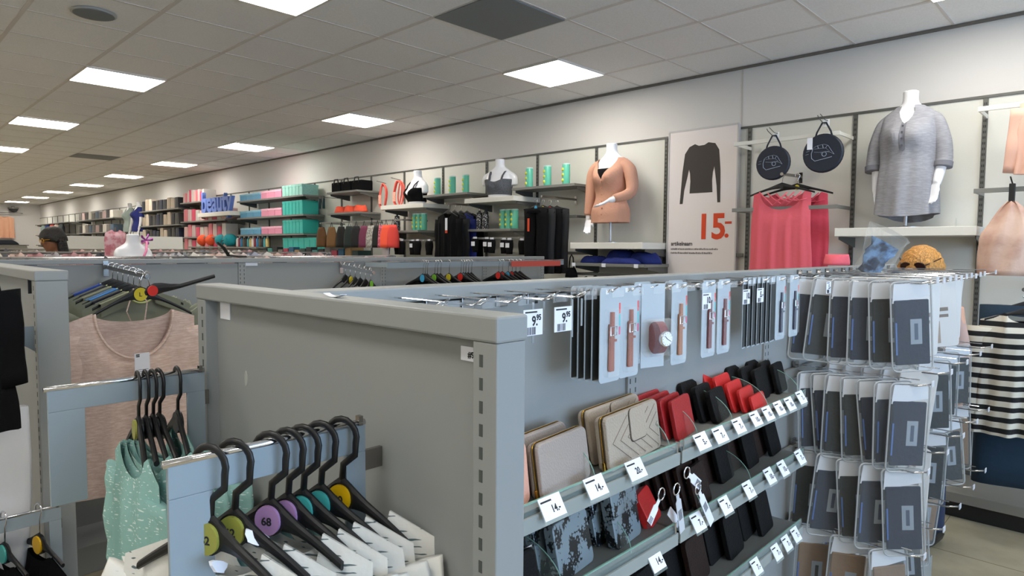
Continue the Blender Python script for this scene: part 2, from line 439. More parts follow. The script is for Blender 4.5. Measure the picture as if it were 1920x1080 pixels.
def make_hanger(label, group, half=.2, metal=True, color=None, loc=(0,0,0), rz=0, hook=.075, drop=.05, dr=.017):
    """origin at the top inside of the hook; hanger spans local x"""
    t = thing('clothes_hanger', label, 'hanger', loc, rz, group)
    hm = CHROME if metal else BLACK
    r = .0022 if metal else .0042; rr = .016 if metal else .021
    pts = [(rr*math.cos(a), 0, -rr + rr*math.sin(a)+.002) for a in [R(200)-R(k*22) for k in range(0, 11)]]
    if metal: pts += [(.005, 0, -rr-.024), (0, 0, -hook)]
    else: pts += [(rr*.9, 0, -rr-.02), (.002, 0, -rr-.034), (-.001, 0, -hook)]
    MB().tube(pts, r if metal else [r*.7+r*.4*min(1, i/6) for i in range(len(pts))], 8, .8 if metal else .6).build('hook', hm, t, smooth=True)
    rings = []
    for k in range(21):
        u = -1 + k/10; a = abs(u); zc = -hook - drop*(a**1.3) - .004; rz_ = .0065*(half/.2)**.3 + dr*.75*max(0, 1-a*2.2)**1.5 + .004*(1-a); ry_ = .0045
        rings.append([(u*half, ry_*math.cos(q*PI/5) - .006*a, zc + rz_*math.sin(q*PI/5)) for q in range(10)])
    MB().rings(rings).disc((0, 0, -hook-.010), dr*1.12, .009, 'y').build('hanger_body', BLACK, t, smooth=False)
    if color:
        MB().disc((0, -.0065, -hook-.010), dr, .004, 'y', 24, .92).build('size_disc', color, t, smooth=False)
    return t
YEL = mat('disc_yellow', (212, 196, 40), .4); GRN = mat('disc_green', (120, 186, 50), .4); RED = mat('disc_red', (206, 40, 30), .4); BLU = mat('disc_blue', (60, 160, 205), .4)
TEA = mat('disc_teal', (70, 168, 160), .4); PUR = mat('disc_purple', (168, 128, 172), .4); OLI = mat('disc_olive', (150, 150, 66), .4); AMB = mat('disc_amber', (226, 176, 12), .4)

def interp(prof, z):
    if z <= prof[0][0]: return prof[0][1:]
    for a, b in zip(prof, prof[1:]):
        if z <= b[0]:
            t = (z-a[0])/(b[0]-a[0]); t = t*t*(3-2*t) if True else t
            return tuple(sm(a[i], b[i], t) for i in (1, 2, 3))
    return prof[-1][1:]
#      z, rx, ry, cy      (female torso, z=0 at hips)
TORSO = [(0,.155,.095,0),(.06,.158,.10,.0),(.20,.118,.08,0),(.34,.135,.105,-.018),(.40,.148,.105,-.015),(.46,.160,.078,0),(.50,.150,.066,.004),(.535,.098,.055,.008),(.56,.056,.050,.008),(.60,.048,.048,.004),(.645,.050,.050,.0)]
def torso(mb, z0=0, z1=.645, n=26, sc=1):
    rings = []
    for k in range(n+1):
        z = sm(z0, z1, k/n); rx, ry, cy = interp(TORSO, z)
        ring = []
        for q in range(28):
            a = 2*PI*q/28; x, y = rx*math.cos(a), ry*math.sin(a)
            if y < 0 and .28 < z < .44:      # bust
                b = math.exp(-((abs(x)-.062)/.045)**2)*math.exp(-((z-.355)/.045)**2)*.035; y -= b
            ring.append((x*sc, (y+cy)*sc, z*sc))
        rings.append(ring)
    return mb.rings(rings)
def hand(mb, p, d, side, palm_n=(0,-1,0), sc=1):
    """p wrist, d pointing direction; five fingers, thumb leaves the side of the palm"""
    d = Vector(d).normalized(); nrm = Vector(palm_n); a = d.cross(nrm).normalized()*side; nrm = a.cross(d).normalized()*side
    P = lambda u, w, h: tuple(Vector(p) + (d*u + a*w + nrm*h)*sc)
    rings = []
    for u, wx, wy in ((0,.022,.016),(.03,.030,.014),(.06,.036,.013),(.085,.036,.011)):
        rings.append([P(u, wx*math.cos(t), wy*math.sin(t)) for t in [2*PI*k/12 for k in range(12)]])
    mb.rings(rings)
    for i, (w, L) in enumerate(((-.027,.058),(-.009,.072),(.010,.076),(.028,.066))):
        mb.tube([P(.078, w, 0), P(.085+L*.4, w*1.08, .004), P(.085+L*.75, w*1.1, .012), P(.085+L, w*1.1, .022)], [.0095*sc,.009*sc,.0085*sc,.006*sc], 8)
    mb.tube([P(.025, .024, 0), P(.05, .045, .006), P(.075, .056, .012), P(.095, .060, .018)], [.012*sc,.0105*sc,.0095*sc,.007*sc], 8)
def limb(mb, pts, rs): 
    # smooth the chain
    P = [Vector(p) for p in pts]; out = []; rr = []
    n = len(P)
    for i in range(n-1):
        p0, p1, p2, p3 = P[max(i-1,0)], P[i], P[i+1], P[min(i+2,n-1)]
        for k in range(6):
            t = k/6
            out.append(.5*((2*p1)+(-p0+p2)*t+(2*p0-5*p1+4*p2-p3)*t*t+(-p0+3*p1-3*p2+p3)*t**3)); rr.append(sm(rs[i], rs[i+1], t))
    out.append(P[-1]); rr.append(rs[-1])
    mb.tube(out, rr, 12)
def shell(mb, ztop, zbot, off, fn=None, nu=56, nv=26, sc=1, vee=None, back=.0, widen=0.0, fold=.0, hem=0, seed=1, box=0, ur=(0, 1), vr=(0, 1)):
    """cloth shell round the torso profile; vee=(neck half width, depth z) opens the front"""
    ph = random.Random(seed).uniform(0, 6)
    def f(u, v):
        u = sm(ur[0], ur[1], u); v = sm(vr[0], vr[1], v)
        a = 2*PI*u; ca, sa = math.cos(a), math.sin(a)     # sa<0 is the front
        zt = ztop
        rx, ry, cy = interp(TORSO, min(ztop, .52))
        if vee:
            x = abs(ca)*rx; k = min(1, x/vee[0])
            if sa < 0: zt = ztop - vee[1]*(1-k**(vee[2] if len(vee) > 2 else 1))
            else: zt = ztop - back*(1-k*k)
        zb = zbot - hem*(abs(sa)**2 if sa > 0 else .4*abs(sa)**2)
        z = sm(zt, zb, v); rx, ry, cy = interp(TORSO, z)
        if box and z < .46: k = box*min(1, (.46-z)/.08); rx, ry = sm(rx, .162, k), sm(ry, .112, k)
        o = off + widen*v
        wr = fold*v*(math.sin(7*a+ph)+.6*math.sin(13*a+2*ph+v*3))
        X, Y = (rx+o+wr)*ca, (ry+o+wr)*sa + cy
        if sa < 0 and .28 < z < .46: Y -= math.exp(-((abs(X)-.062)/.055)**2)*math.exp(-((z-.355)/.05)**2)*.03
        if widen and v > .3: Y = min(Y, Y) 
        return (X*sc, Y*sc, z*sc)
    return mb.grid(f, nu, nv)

# -------- mannequin in the grey blouse
def stand(t, h0, h1, r=.011, m=None):
    MB().lathe([(.10, 0), (.10, .006), (.02, .010), (r, .014), (r, h1)], 24).build('stand_pole', m or mat('stand_grey', (190, 190, 194), .25, metal=.5), t, smooth=False)
t = wthing('mannequin', 'white headless mannequin torso wearing a loose grey button neck blouse', 'mannequin', 4.80, 1.10, 1.750)
stand(t, 0, .25)
b = MB()
bs = MB(); torso(bs); b.add([(x*.90, y*1.0, z*1.03+.205) for x, y, z in bs.v], bs.f)
limb(b, [(-.11,0,.665),(-.150,.0,.62),(-.178,.01,.42),(-.170,-.03,.235)], [.045,.042,.034,.024])
limb(b, [(.11,0,.665),(.150,.0,.62),(.185,.0,.43),(.175,-.06,.27)], [.045,.042,.034,.024])
hand(b, (-.170,-.03,.24), (.35,-.2,-1), -1, (.5,-.8,0), .9); hand(b, (.175,-.06,.275), (-.15,-.2,-1), 1, (-.3,-.9,0), .9)
b.build('torso', MANN, t, remesh=.007)
GB = mat('grey_linen', (146, 146, 152), .9, spec=.1, bump=(25, .35), mix=('streak', (160, 160, 166), 26))
g = MB(); q = MB()
shell(q, .548, -.115, .010, vee=(.050,.120,1.4), widen=.020, fold=.009, hem=.05, box=.8)
g.add([(x*.93, y*1.08, z*1.03+.208) for x, y, z in q.v], q.f)
for s in (-1, 1):
    rr = [.034,.046,.050,.049,.049]
    limb(g, [(s*.100,0,.712),(s*.148,0,.660),(s*.184,.0,.54),(s*.196,.0,.44),(s*.195,-.01,.385)], rr)
gr = g.build('grey_blouse', GB, t, smooth=True)
q = MB(); shell(q, .548, -.115, .0135, vee=(.050,.120,1.4), widen=.020, fold=.009, hem=.05, box=.8, ur=(.735, .765), vr=(.0, .30), nu=4, nv=12)
MB().add([(x*.93, y*1.08, z*1.03+.208) for x, y, z in q.v], q.f).build('blouse_placket', mat('grey_linen_dark', (120,120,128), .9, bump=(30,.3)), t, smooth=True)
for k in range(4):
    q = MB(); shell(q, .548, -.115, .017, vee=(.050,.120,1.4), widen=.020, fold=.009, hem=.05, box=.8, ur=(.7485, .7515), vr=(.03+.07*k, .038+.07*k), nu=1, nv=1)
    v_ = q.v[0]; MB().disc((v_[0]*.93, v_[1]*1.08-.002, v_[2]*1.03+.208), .006, .004).build('button', mat('button_grey', (84, 84, 90), .4), t)
for s in (-1, 1):
    cu = MB(); limb(cu, [(s*.197,-.008,.405),(s*.195,-.015,.372)], [.053,.052])
    cu.build('rolled_cuff', mat('grey_linen_dark', (120,120,128), .9), t, smooth=True)

# -------- mannequin in the cardigan
t = wthing('mannequin', 'white headless mannequin torso wearing a peach cardigan, one arm bent forward', 'mannequin', 4.80, 3.415, 1.657)
stand(t, 0, .25)
b = MB(); bs = MB(); torso(bs); b.add([(x*1.0, y, z*1.05+.2) for x, y, z in bs.v], bs.f)
limb(b, [(-.13,0,.675),(-.185,.0,.62),(-.225,.0,.40),(-.235,-.02,.215)], [.05,.045,.036,.024])
limb(b, [(.13,0,.675),(.19,.0,.62),(.225,-.03,.44),(.13,-.20,.36)], [.05,.045,.036,.024])
hand(b, (-.235,-.02,.22), (.12,-.25,-1), -1, (.3,-.9,0), .95); hand(b, (.13,-.20,.365), (-.55,-.55,-.45), 1, (-.4,-.3,1), .95)
b.build('torso', MANN, t, remesh=.007)
PC = mat('peach_knit', (198, 150, 128), .9, spec=.1, bump=(60, .3))
g = MB(); q = MB()
shell(q, .520, -.02, .014, vee=(.088,.185,1.0), widen=.02, fold=.004, sc=1.0)
g.add([(x*.98, y*1.06, z*1.05+.2) for x, y, z in q.v], q.f)
limb(g, [(-.125,0,.685),(-.198,.0,.615),(-.228,.0,.40),(-.238,-.02,.25)], [.062,.058,.050,.034])
limb(g, [(.125,0,.685),(.198,.0,.615),(.230,-.03,.44),(.155,-.17,.375)], [.062,.058,.050,.036])
g.build('peach_cardigan', PC, t, smooth=True)
bt = MB()
for k in range(6): bt.disc((0, -.139 - (.018 if k > 3 else .0)*1, .245+.058*k), .007, .006)
bt.build('cardigan_buttons', mat('button_peach', (180, 120, 96), .4), t)
q = MB(); shell(q, .43, .25, .004, vee=None); v2 = MB().add([(x*1.0, y*1.02, z*1.05+.2) for x, y, z in q.v], q.f); v2.build('black_undertop', BLACKF, t, smooth=True)
MB().prism([(-.10,.195),(.10,.195),(.09,.205),(-.09,.205)], -.07, .07).build('cardigan_lining', mat('dark_red_lining', (110, 40, 34), .9), t)

# -------- two busts with sports bras
def bust(label, y, z, m, vee, strapz, rz):
    t = thing('mannequin_bust', label, 'mannequin', (4.79, y, z), rz)
    b = MB(); bs = MB(); torso(bs, .235, .645, 20); b.add([(x*.98, y_, (z_-.235)*.98) for x, y_, z_ in bs.v], bs.f)
    for s in (-1, 1): limb(b, [(s*.12,0,.225),(s*.155,.0,.20),(s*.165,.0,.13)], [.045,.045,.036])
    b.build('torso', MANN, t, remesh=.008)
    q = MB(); shell(q, .415, .255, .009, vee=vee, back=.03)
    g = MB().add([(x*1.0, y_*1.04, (z_-.235)*.98+.012) for x, y_, z_ in q.v], q.f)
    for s in (-1, 1): g.tube([(s*.066,-.118,.165),(s*.072,-.088,.225),(s*.080,-.045,.268),(s*.082,.01,.285),(s*.075,.06,.262),(s*.065,.085,.20)], .013, 8, .4)
    g.build('sports_bra', m, t, smooth=True)
    return t
bust('white bust wearing a speckled dark grey sports bra', 4.81, 2.12, mat('grey_marl', (74, 76, 82), .9, mix=('noise', (100, 102, 108), 160)), (.075, .030, 2.0), 0, -PI/2+.35)
bust('white bust wearing a plain black sports bra', 6.19, 2.11, BLACKF, (.075, .085, 1.0), 0, -PI/2-.1)

# -------- round navy bags
def carbag(y, z, r, label, tagged):
    t = wthing('round_bag', label, 'bag', 4.69, y, z, 'round navy bags on the crossbar')
    NV = mat('navy_nylon', (22, 30, 46), .55, bump=(20, .15))
    prof = []
    MB().rings([[(rr*math.cos(2*PI*k/32), yy, rr*math.sin(2*PI*k/32)) for k in range(32)] for rr, yy in ((r*.9,.016),(r,.010),(r,-.010),(r*.94,-.018))]).build('bag_body', NV, t, smooth=False, bevel=.002)
    MB().tube([(-.055,0,r*.82),(-.045,0,r*1.1),(-.012,0,r+.075),(.012,0,r+.075),(.045,0,r*1.1),(.055,0,r*.82)], .006, 8, .5).build('bag_strap', NV, t, smooth=True)
    ln = MB(); LW = .0022
    def st(pts, w=LW): ln.tube([(x*r/.125, -.0195, zz*r/.125) for x, zz in pts], w, 5, .5)
    st([(-.055,.038),(-.03,.05),(.01,.055),(.035,.045),(.055,.012),(.072,-.012)])
    st([(-.058,.035),(-.068,.0),(-.065,-.03),(-.045,-.048),(.0,-.040),(.06,-.028)])
    st([(-.05,.03),(.02,.03),(.045,.008),(-.02,.006),(-.05,.01)])
    st([(-.03,.05),(-.025,.032)]); st([(.0,.054),(.005,.03)]); st([(.03,.046),(.02,.03)])
    st([(-.01,.0),(.02,.008),(.05,.0),(.072,-.014)]); 
    st([(.012+.014*math.cos(a), -.008+.014*math.sin(a)) for a in [k*PI/5 for k in range(11)]])
    st([(-.08,.02),(-.10,.015)]); st([(-.085,.0),(-.105,-.004)])
    ln.build('printed_car_outline', mat('print_pale', (150, 160, 178), .6), t)
    if tagged: MB().box((-.10,-.024,.03),(-.065,-.021,.11)).build('swing_tag', PAPER, t)
    h = wthing('display_hook', 'black wire hook holding the %s round navy bag' % ('tagged' if tagged else 'untagged'), 'hook', 4.72, y, z+r+.07, 'hooks on the pale crossbar')
    MB().tube([(0,.0,.0),(0,-.05,-.002),(-.0,-.14,.022),(0,-.16,.034)], .0028, 6).tube([(.014,.0,.02),(.014,-.06,.018),(.014,-.15,.042)], .0028, 6).build('hook_wires', UPR, h)
    MB().box((-.016,-.008,-.02),(.022,.004,.03)).build('hook_plate', WHITE, h)
carbag(1.925, 2.225, .122, 'round navy bag printed with a pale car outline, farther from the grey blouse', False)
carbag(1.585, 2.262, .132, 'round navy bag printed with a pale car outline and hung with a white tag', True)

# -------- straight faceout arms with hooks, reused
def faceout(label, x, y, z, L, d=(-1,0), m=CHROMED, slope=0, pin=True, group='faceout arms'):
    t = thing('faceout_arm', label, 'hanging arm', (x, y, z), math.atan2(d[1], d[0])+PI/2, group)

    mb = MB(); mb.add([(-.005,-L,-.010-slope),(.005,-L,-.010-slope),(.005,-L,.010-slope),(-.005,-L,.010-slope),(-.005,0,-.010),(.005,0,-.010),(.005,0,.010),(-.005,0,.010)], [(0,1,2,3),(7,6,5,4),(0,4,5,1),(1,5,6,2),(2,6,7,3),(3,7,4,0)])
    mb.build('arm_bar', m, t)
    MB().box((-.012,-.004,-.05),(.012,0,.03)).build('arm_plate', m, t)
    if pin: MB().disc((0,-L-.002,-slope), .011, .006).build('arm_end_stop', m, t)
    return t
PK = mat('coral_pink_jersey', (226, 104, 116), .9, spec=.1, bump=(30, .25)); PKD = mat('deep_pink_jersey', (206, 78, 96), .9, spec=.1, bump=(30, .25))
faceout('grey faceout arm holding the two pink tank tops', WX-.03, 1.845, 2.150, .36, slope=.012)
def tank(x, y, z, m, label, seed, half=.205, L=.85):
    t = wthing('tank_shirt', label, 'tank top', x, y, z, 'pink tank tops')
    garment(MB(), half, half+.03, L, .155, .13, .05, .03, .3, .012, 6, seed).build('tank_body', m, t, smooth=True)
    s = MB()
    for k in range(5):
        a = -.15+.06*k
        s.tube([(a,-.024,.0-.01*k),(a+.05,-.034,-.05-.006*k),(a+.10,-.03,-.10+.01*k)], .005, 6)
    for k in range(3):
        s.tube([(.15-.05*k,-.024,-.01),(.10-.05*k,-.034,-.06),(.05-.05*k,-.03,-.105)], .005, 6)
    s.build('lattice_straps', m, t, smooth=True)
    return t
make_hanger('black hanger nearest the aisle, holding the front coral tank top', 'hangers of the pink tank tops', .24, True, BLACK, (4.72, 1.87, 2.152), -PI/2-.1, .085, .06)
tank(4.72, 1.872, 2.022, PK, 'coral pink tank top with lattice straps, the front one', 3)
make_hanger('black hanger with yellow disc behind the front tank top', 'hangers of the pink tank tops', .24, True, YEL, (4.82, 1.80, 2.150), -PI/2+.12, .085, .06)
tank(4.82, 1.79, 2.015, PKD, 'deeper pink tank top hanging behind the front one', 5)

# -------- peach garments by the frame edge
t = wthing('folded_blouse', 'peach top hanging from the high crossbar at the frame edge', 'top', 4.68, .40, 2.46)
garment(MB(), .13, .14, .42, .04, .03, .02, .04, .25, .014, 4, 8, sleeve=(.36, .12, .05)).build('top_body', mat('pale_peach', (222, 178, 160), .9, bump=(30, .2)), t, smooth=True)
t = wthing('gathered_scarf', 'beige blush gathered garment hanging from a black clip hook', 'scarf', 4.62, .535, 1.885)
bb = MB(); rings = []
for k in range(15):
    v = k/14; w = .012+.13*min(1, v*2.2)**.8*(1-.15*max(0, v-.7)); d = .02+.05*min(1, v*2)
    rings.append([((w+.012*math.sin(5*a+v*4))*math.cos(a), (d+.010*math.sin(7*a+v*6))*math.sin(a), -.42*v) for a in [2*PI*q/30 for q in range(30)]])
bb.rings(rings).build('scarf_cloth', mat('blush_beige', (214, 184, 168), .9, bump=(18, .5), mix=('noise', (196, 158, 142), 7)), t, smooth=True)
MB().box((-.014,-.014,-.05),(.014,.014,.10)).build('black_clip', BLACK, t, bevel=.003)
MB().tube([(0,.09,.10),(0,.0,.10),(-.0,-.05,.115),(0,-.09,.13)], .004, 6).build('clip_hook', BLACK, t)

# -------- small clear easel on the white shelf
tag(MB().box((-.02,0,0),(.02,.003,.05)).box((-.02,0,0),(.02,.03,.003)).build('acrylic_stand', GLASS), 'small clear acrylic stand on the shelf beside the grey blouse', 'display stand').location = (4.66, .80, 1.75)
# ================================================================== GOODS ALONG THE WALL
TUBE = mat('tube_teal', (96, 190, 164), .35); TBALL = mat('tube_ball_yellow', (206, 214, 84), .6)
def tube_proto():
    t = thing('ball_tube', 'x', 'ball tube', (0,0,0), -PI/2)
    MB().lathe([(.036,0),(.037,.004),(.037,.185),(.034,.19)], 20).build('tube_body', TUBE, t, auto=True)
    b = MB()
    for k in range(3):
        b.lathe([(.0375*0+.001, .018+.055*k)]+[(.022*math.sin(a), .040+.05*k-.022*math.cos(a)) for a in (.6,1.2,1.9,2.5)]+[(.001,.062+.05*k)], 12, Matrix.Translation((-.012,-.022,0)))
    b.build('yellow_ball_print', TBALL, t, smooth=True)
    MB().lathe([(.038,.185),(.038,.196),(.03,.198)], 20).build('tube_cap', mat('tube_cap_clear', (190, 222, 212), .3), t, auto=True)
    return t
TP = None
def tubes(pts, z, x, where):
    global TP
    for i, y in enumerate(pts):
        lab = 'teal ball tube, %s of three %s' % (ORD[i], where)
        if TP is None: TP = tube_proto(); TP.location = (x, y, z); TP['label'] = lab; TP['group'] = 'teal ball tubes'
        else: copy(TP, (x, y, z), label=lab)
tubes([onX(521*0+990, 330, 4.78).y, onX(1024, 330, 4.78).y, onX(1059, 330, 4.78).y], 2.207, 4.80, 'spaced on the shelf by the cardigan mannequin')
tubes([onX(818, 350, 4.78).y, onX(846, 350, 4.78).y, onX(871, 350, 4.78).y], 2.207, 4.80, 'spaced on the shelf between the busts')
tubes([4.705, 4.625, 4.545], 1.802, 4.74, 'grouped under the grey bra bust')
tubes([6.17, 6.09, 6.01][:3], 1.807, 4.74, 'grouped under the black bra bust')
def bottle(y, z, x, label):
    t = thing('sports_bottle', label, 'bottle', (x, y, z), 0, 'white sports bottles')
    MB().lathe([(.034,0),(.036,.01),(.036,.13),(.030,.15),(.028,.155)], 20).build('bottle_body', mat('bottle_print', (226, 226, 226), .4, mix=('spot', (40, 40, 44), 70)), t, auto=True)
    MB().lathe([(.030,.155),(.030,.172),(.014,.176),(.012,.192)], 16).build('bottle_cap', BLACK, t, auto=True)
bottle(5.02, 1.802, 4.70, 'white patterned sports bottle under the grey bra bust, beside its twin, near the jackets')
bottle(4.93, 1.802, 4.70, 'white patterned sports bottle under the grey bra bust, the one nearer the teal tubes')
bottle(6.42, 1.807, 4.66, 'white patterned sports bottle alone on the shelf under the black bra bust')

# hanging jackets and trousers
def hung(x, y, z, w, L, m, label, cat, group, rz=-PI/2, name='hanging_garment', sleeve=None, seed=1, hanger=True, hg='hangers on the wall arms', nd=.06, nw=.07, th=.04, hm=True, disc=None, hl=None, hh=None):
    t = thing(name, label, cat, (x, y, z), rz, group)
    garment(MB(), w, hh or w*1.04, L, nw, nd, .02, th, .32, .012, 5, seed, sleeve).build('garment_body', m, t, smooth=True)
    if hanger: make_hanger(hl or 'black hanger holding the ' + label, hg, w*.9, hm, disc, (x, y, z+.085), rz, .075, .055)
    return t
faceout('dark faceout arm of the black training jackets', WX-.03, 5.35, 2.075, .5)
for i in range(4):
    lab = ['black training jacket in front, with a white and orange tag', 'black jacket second on the arm, behind the tagged jacket', 'jacket with royal blue panels, third on the arm', 'black jacket last on the arm, against the wall'][i]
    hung(4.56+.085*i, 5.36-.005*i, 1.985, .19, .62, [BLACKF, mat('charcoal_fabric', (26,27,30), .9), mat('royal_blue', (26, 44, 130), .8), BLACKF][i], lab, 'jacket', 'black jackets on the faceout arm', -PI/2+.05*i-.05, 'training_jacket', (.50, .05, .06), i, hl='black hanger of the %s jacket on the dark arm' % ORD[i])
tg = thing('swing_tag', 'white swing tag with orange foot on the front black jacket', 'tag', (4.505, 5.33, 1.79), -PI/2)
MB().box((-.018,-.001,0),(.018,.001,.13)).build('tag_card', PAPER, tg); MB().box((-.018,-.0015,-.03),(.018,.0015,0)).build('tag_foot', ORANGE, tg)
faceout('dark faceout arm of the black trousers', WX-.03, 3.98, 2.08, .5)
def trousers(x, y, z, w, L, m, label, group, rz=-PI/2):
    t = thing('hanging_trousers', label, 'trousers', (x, y, z), rz, group)
    b = MB()
    for s in (-1, 1):
        b.rings([[(s*(w*.5)+w*.52*math.cos(a)*(1-.35*k/8)+s*.01*k/8, .035*math.sin(a)+.004*math.sin(k), -L*k/8) for a in [2*PI*q/16 for q in range(16)]] for k in range(9)])
    b.build('trouser_legs', m, t, smooth=True)
    MB().rings([[(w*1.02*math.cos(a), .04*math.sin(a), zz) for a in [2*PI*q/20 for q in range(20)]] for zz in (.0,-.04)]).build('waistband', m, t, smooth=True)
    return t
for i in range(4):
    trousers(4.50+.075*i, 4.04-.02*i, 1.97, .145, .60, [BLACKF, mat('charcoal_fabric', (26,27,30), .9), BLACKF, mat('charcoal_fabric', (26,27,30), .9)][i], 'black training trousers, %s on the dark arm counted from the aisle' % ORD[i], 'black trousers on the faceout arm')
    make_hanger('black clip hanger of the %s black trousers' % ORD[i], 'hangers of the black trousers', .15, True, [BLU, YEL, RED, None][i], (4.50+.075*i, 4.04-.02*i, 2.055), -PI/2, .065, .02)
tg = thing('swing_tag', 'narrow orange swing tag on the front black trousers', 'tag', (4.45, 4.09, 1.76), -PI/2)
MB().box((-.012,-.001,0),(.012,.001,.12)).build('tag_card', ORANGE, tg)
# blue heap on its shelf
for i, (y, x, w, h, zz) in enumerate(((3.56, 4.76, .15, .06, 0), (3.32, 4.84, .17, .115, 0), (3.06, 4.82, .15, .10, 0), (3.2, 4.665, .2, .05, 0))):
    t = thing('crumpled_garment', ['royal blue garment lying flat at the far end of the heap', 'tall navy blue bundle in the middle of the heap', 'royal blue bundle at the poster end of the heap', 'royal blue garment low along the front of the heap'][i], 'garment', (x, y, 1.4755), -PI/2, 'royal blue garments heaped on the shelf')
    rr = .10 if i < 3 else .06
    b = MB().rings([[((w*math.cos(a)*(1-.55*(k/7)**1.5))*(1+.08*math.sin(3*a+i)), rr*math.sin(a)*(1-.5*(k/7)**1.5)*(1+.1*math.sin(5*a+k*.6)), h*math.sin(k/7*PI/2)+.006*math.sin(6*a+k)*(k > 0)*(k/7)) for a in [2*PI*q/26 for q in range(26)]] for k in range(8)])
    b.build('garment_cloth', mat('royal_blue_cloth', (20, 38, 112), .85, bump=(14, .6)), t, smooth=True)
for k in range(3):
    tag(MB().box((-.02,-.004,-.02),(.02,0,.012)).build('shelf_price_tag', PAPER), 'white price tag on the blue garment shelf, %s from its far end' % ORD[k], 'price tag', 'price tags of the blue garment shelf').location = (4.588, 3.66-.33*k, 1.465)
    bpy.context.scene.collection.objects[-1].rotation_euler = (0, 0, -PI/2)
# dark clothes hanging below the blue shelf
for k in range(3):
    hung(4.70, 3.55-.2*k, 1.36, .10, .5, BLACKF, 'black top hanging under the blue garment shelf, %s along' % ORD[k], 'top', 'black tops under the blue garment shelf', 0, 'jersey_top', None, k, False)
t = wthing('handbag', 'small black bag hanging by its strap below the blue garments', 'handbag', 4.62, 3.71, 1.36)
MB().rings([[(.07*math.cos(a)*(1-.5*(k/5)**2), .03*math.sin(a), .09*k/5-.02) for a in [2*PI*q/20 for q in range(20)]] for k in range(6)]).build('bag_body', BLACKF, t, smooth=True)
MB().tube([(-.03,0,.06),(-.018,0,.16),(.0,.0,.19),(.018,0,.16),(.03,0,.06)], .008, 8, .5).build('bag_strap', BLACKF, t, smooth=True)

tb = wthing('wall_crossbar', 'dark bar under the blue garment shelf carrying black tops', 'hanging bar', 4.70, 3.33, 1.375)
MB().box((-.38,-.006,-.012),(.38,.006,.012)).build('bar', UPR, tb)
for s_ in (-.37, .37): MB().box((s_-.004,0,-.01),(s_+.004,WX-.03-4.70,.01)).build('bar_arm', UPR, tb)
# socks and gloves hanging on short hooks
def socks(x, y, z, label, group, tagc=True, m=BLACKF, h=.14, w=.045):
    t = thing('hanging_socks', label, 'socks', (x, y, z), -PI/2, group)
    MB().rings([[(w*math.cos(a)*(1+.15*math.sin(k)), .022*math.sin(a), -h*k/5) for a in [2*PI*q/14 for q in range(14)]] for k in range(6)]).build('sock_pair', m, t, smooth=True)
    if tagc: MB().box((-.03,-.027,-.075),(.02,-.023,-.03)).build('sock_band', PAPER, t)
    MB().box((-.022,-.006,-.005),(.022,.006,.02)).build('header_clip', PAPER, t)
for k in range(6):
    socks(4.60+.05*(k % 2), 4.98-.125*k, 1.70-.004*k, 'black packed socks, %s in the row under the grey bra bust' % ORD[k], 'black socks under the grey bra bust', k < 5)
for k in range(6):
    socks(4.60+.05*(k % 2), 6.55-.15*k, 1.68, 'black packed socks, %s in the row under the black bra bust' % ORD[k], 'black socks under the black bra bust', k in (0, 3), h=.16, w=.06)
for y_, z_, n_ in ((4.68, 1.705, 'grey'), (6.18, 1.687, 'black')):
    tb = wthing('wall_crossbar', 'grey bar behind the black socks under the %s bra bust' % n_, 'hanging bar', 4.672, y_, z_)
    MB().box((-.42,-.006,-.010),(.42,.006,.010)).build('bar', SHELFG, tb)
    for k in range(6): MB().box((-.33+.13*k-.002,-.07,-.002),(-.33+.13*k+.002,0,.002)).build('sock_pin', CHROME, tb)
    for s_ in (-.41, .41): MB().box((s_-.004,0,-.01),(s_+.004,WX-.03-4.672,.01)).build('bar_arm', SHELFG, tb)
t = wthing('blister_pack', 'pale clear pack hanging beside the black socks', 'blister pack', 4.56, 6.50, 1.60)
MB().box((-.06,-.02,-.16),(.06,.005,.04)).build('pack_shell', mat('pack_pale', (196, 188, 190), .3), t, bevel=.01)

# coral jump ropes and hoops
def rope(y, z, label, seed):
    t = wthing('exercise_band', label, 'exercise band', 4.72, y, z, 'coral exercise bands')
    r = random.Random(seed); b = MB()
    for j in range(3):
        w, h, ox = r.uniform(.05,.10), r.uniform(.11,.17), r.uniform(-.03,.05)
        b.tube([(ox+w*math.sin(a)*(1+.2*math.sin(2*a)), .02*j-.02, -.17+h*math.cos(a)) for a in [2*PI*q/20 for q in range(21)]], .009, 6)
    b.build('band_loops', mat('coral_rubber', (232, 92, 78), .5), t, smooth=True)
    MB().box((-.03,-.045,-.26),(.02,-.035,-.15)).build('band_card', mat('coral_card', (214, 60, 54), .5, mix=('spot', (236, 170, 150), 80)), t)
    MB().tube([(0,.05,.0),(0,-.09,.02)], .004, 6).build('hang_pin', UPR, t)
rope(6.80, 2.40, 'coral exercise band with card, the one nearer the black handled bags', 1)
rope(6.50, 2.42, 'coral exercise band nearer the black bra bust', 5)
t = wthing('hand_grip', 'dark teal hand grips hanging beside the pale teal boxes', 'hand grips', 4.72, 8.28, 2.28)
for s in (-.05, .06): MB().tube([(s,0,.0),(s,0,-.14)], .018, 8).build('grip_handle', mat('dark_teal', (24, 60, 62), .6), t, smooth=True)
MB().box((-.06,-.004,.0),(.07,.004,.03)).build('grip_header', BLACK, t)
MB().tube([(0,-.02,.02),(0,WX-.02-4.72,.02)], .004, 6).build('hang_pin', UPR, t)
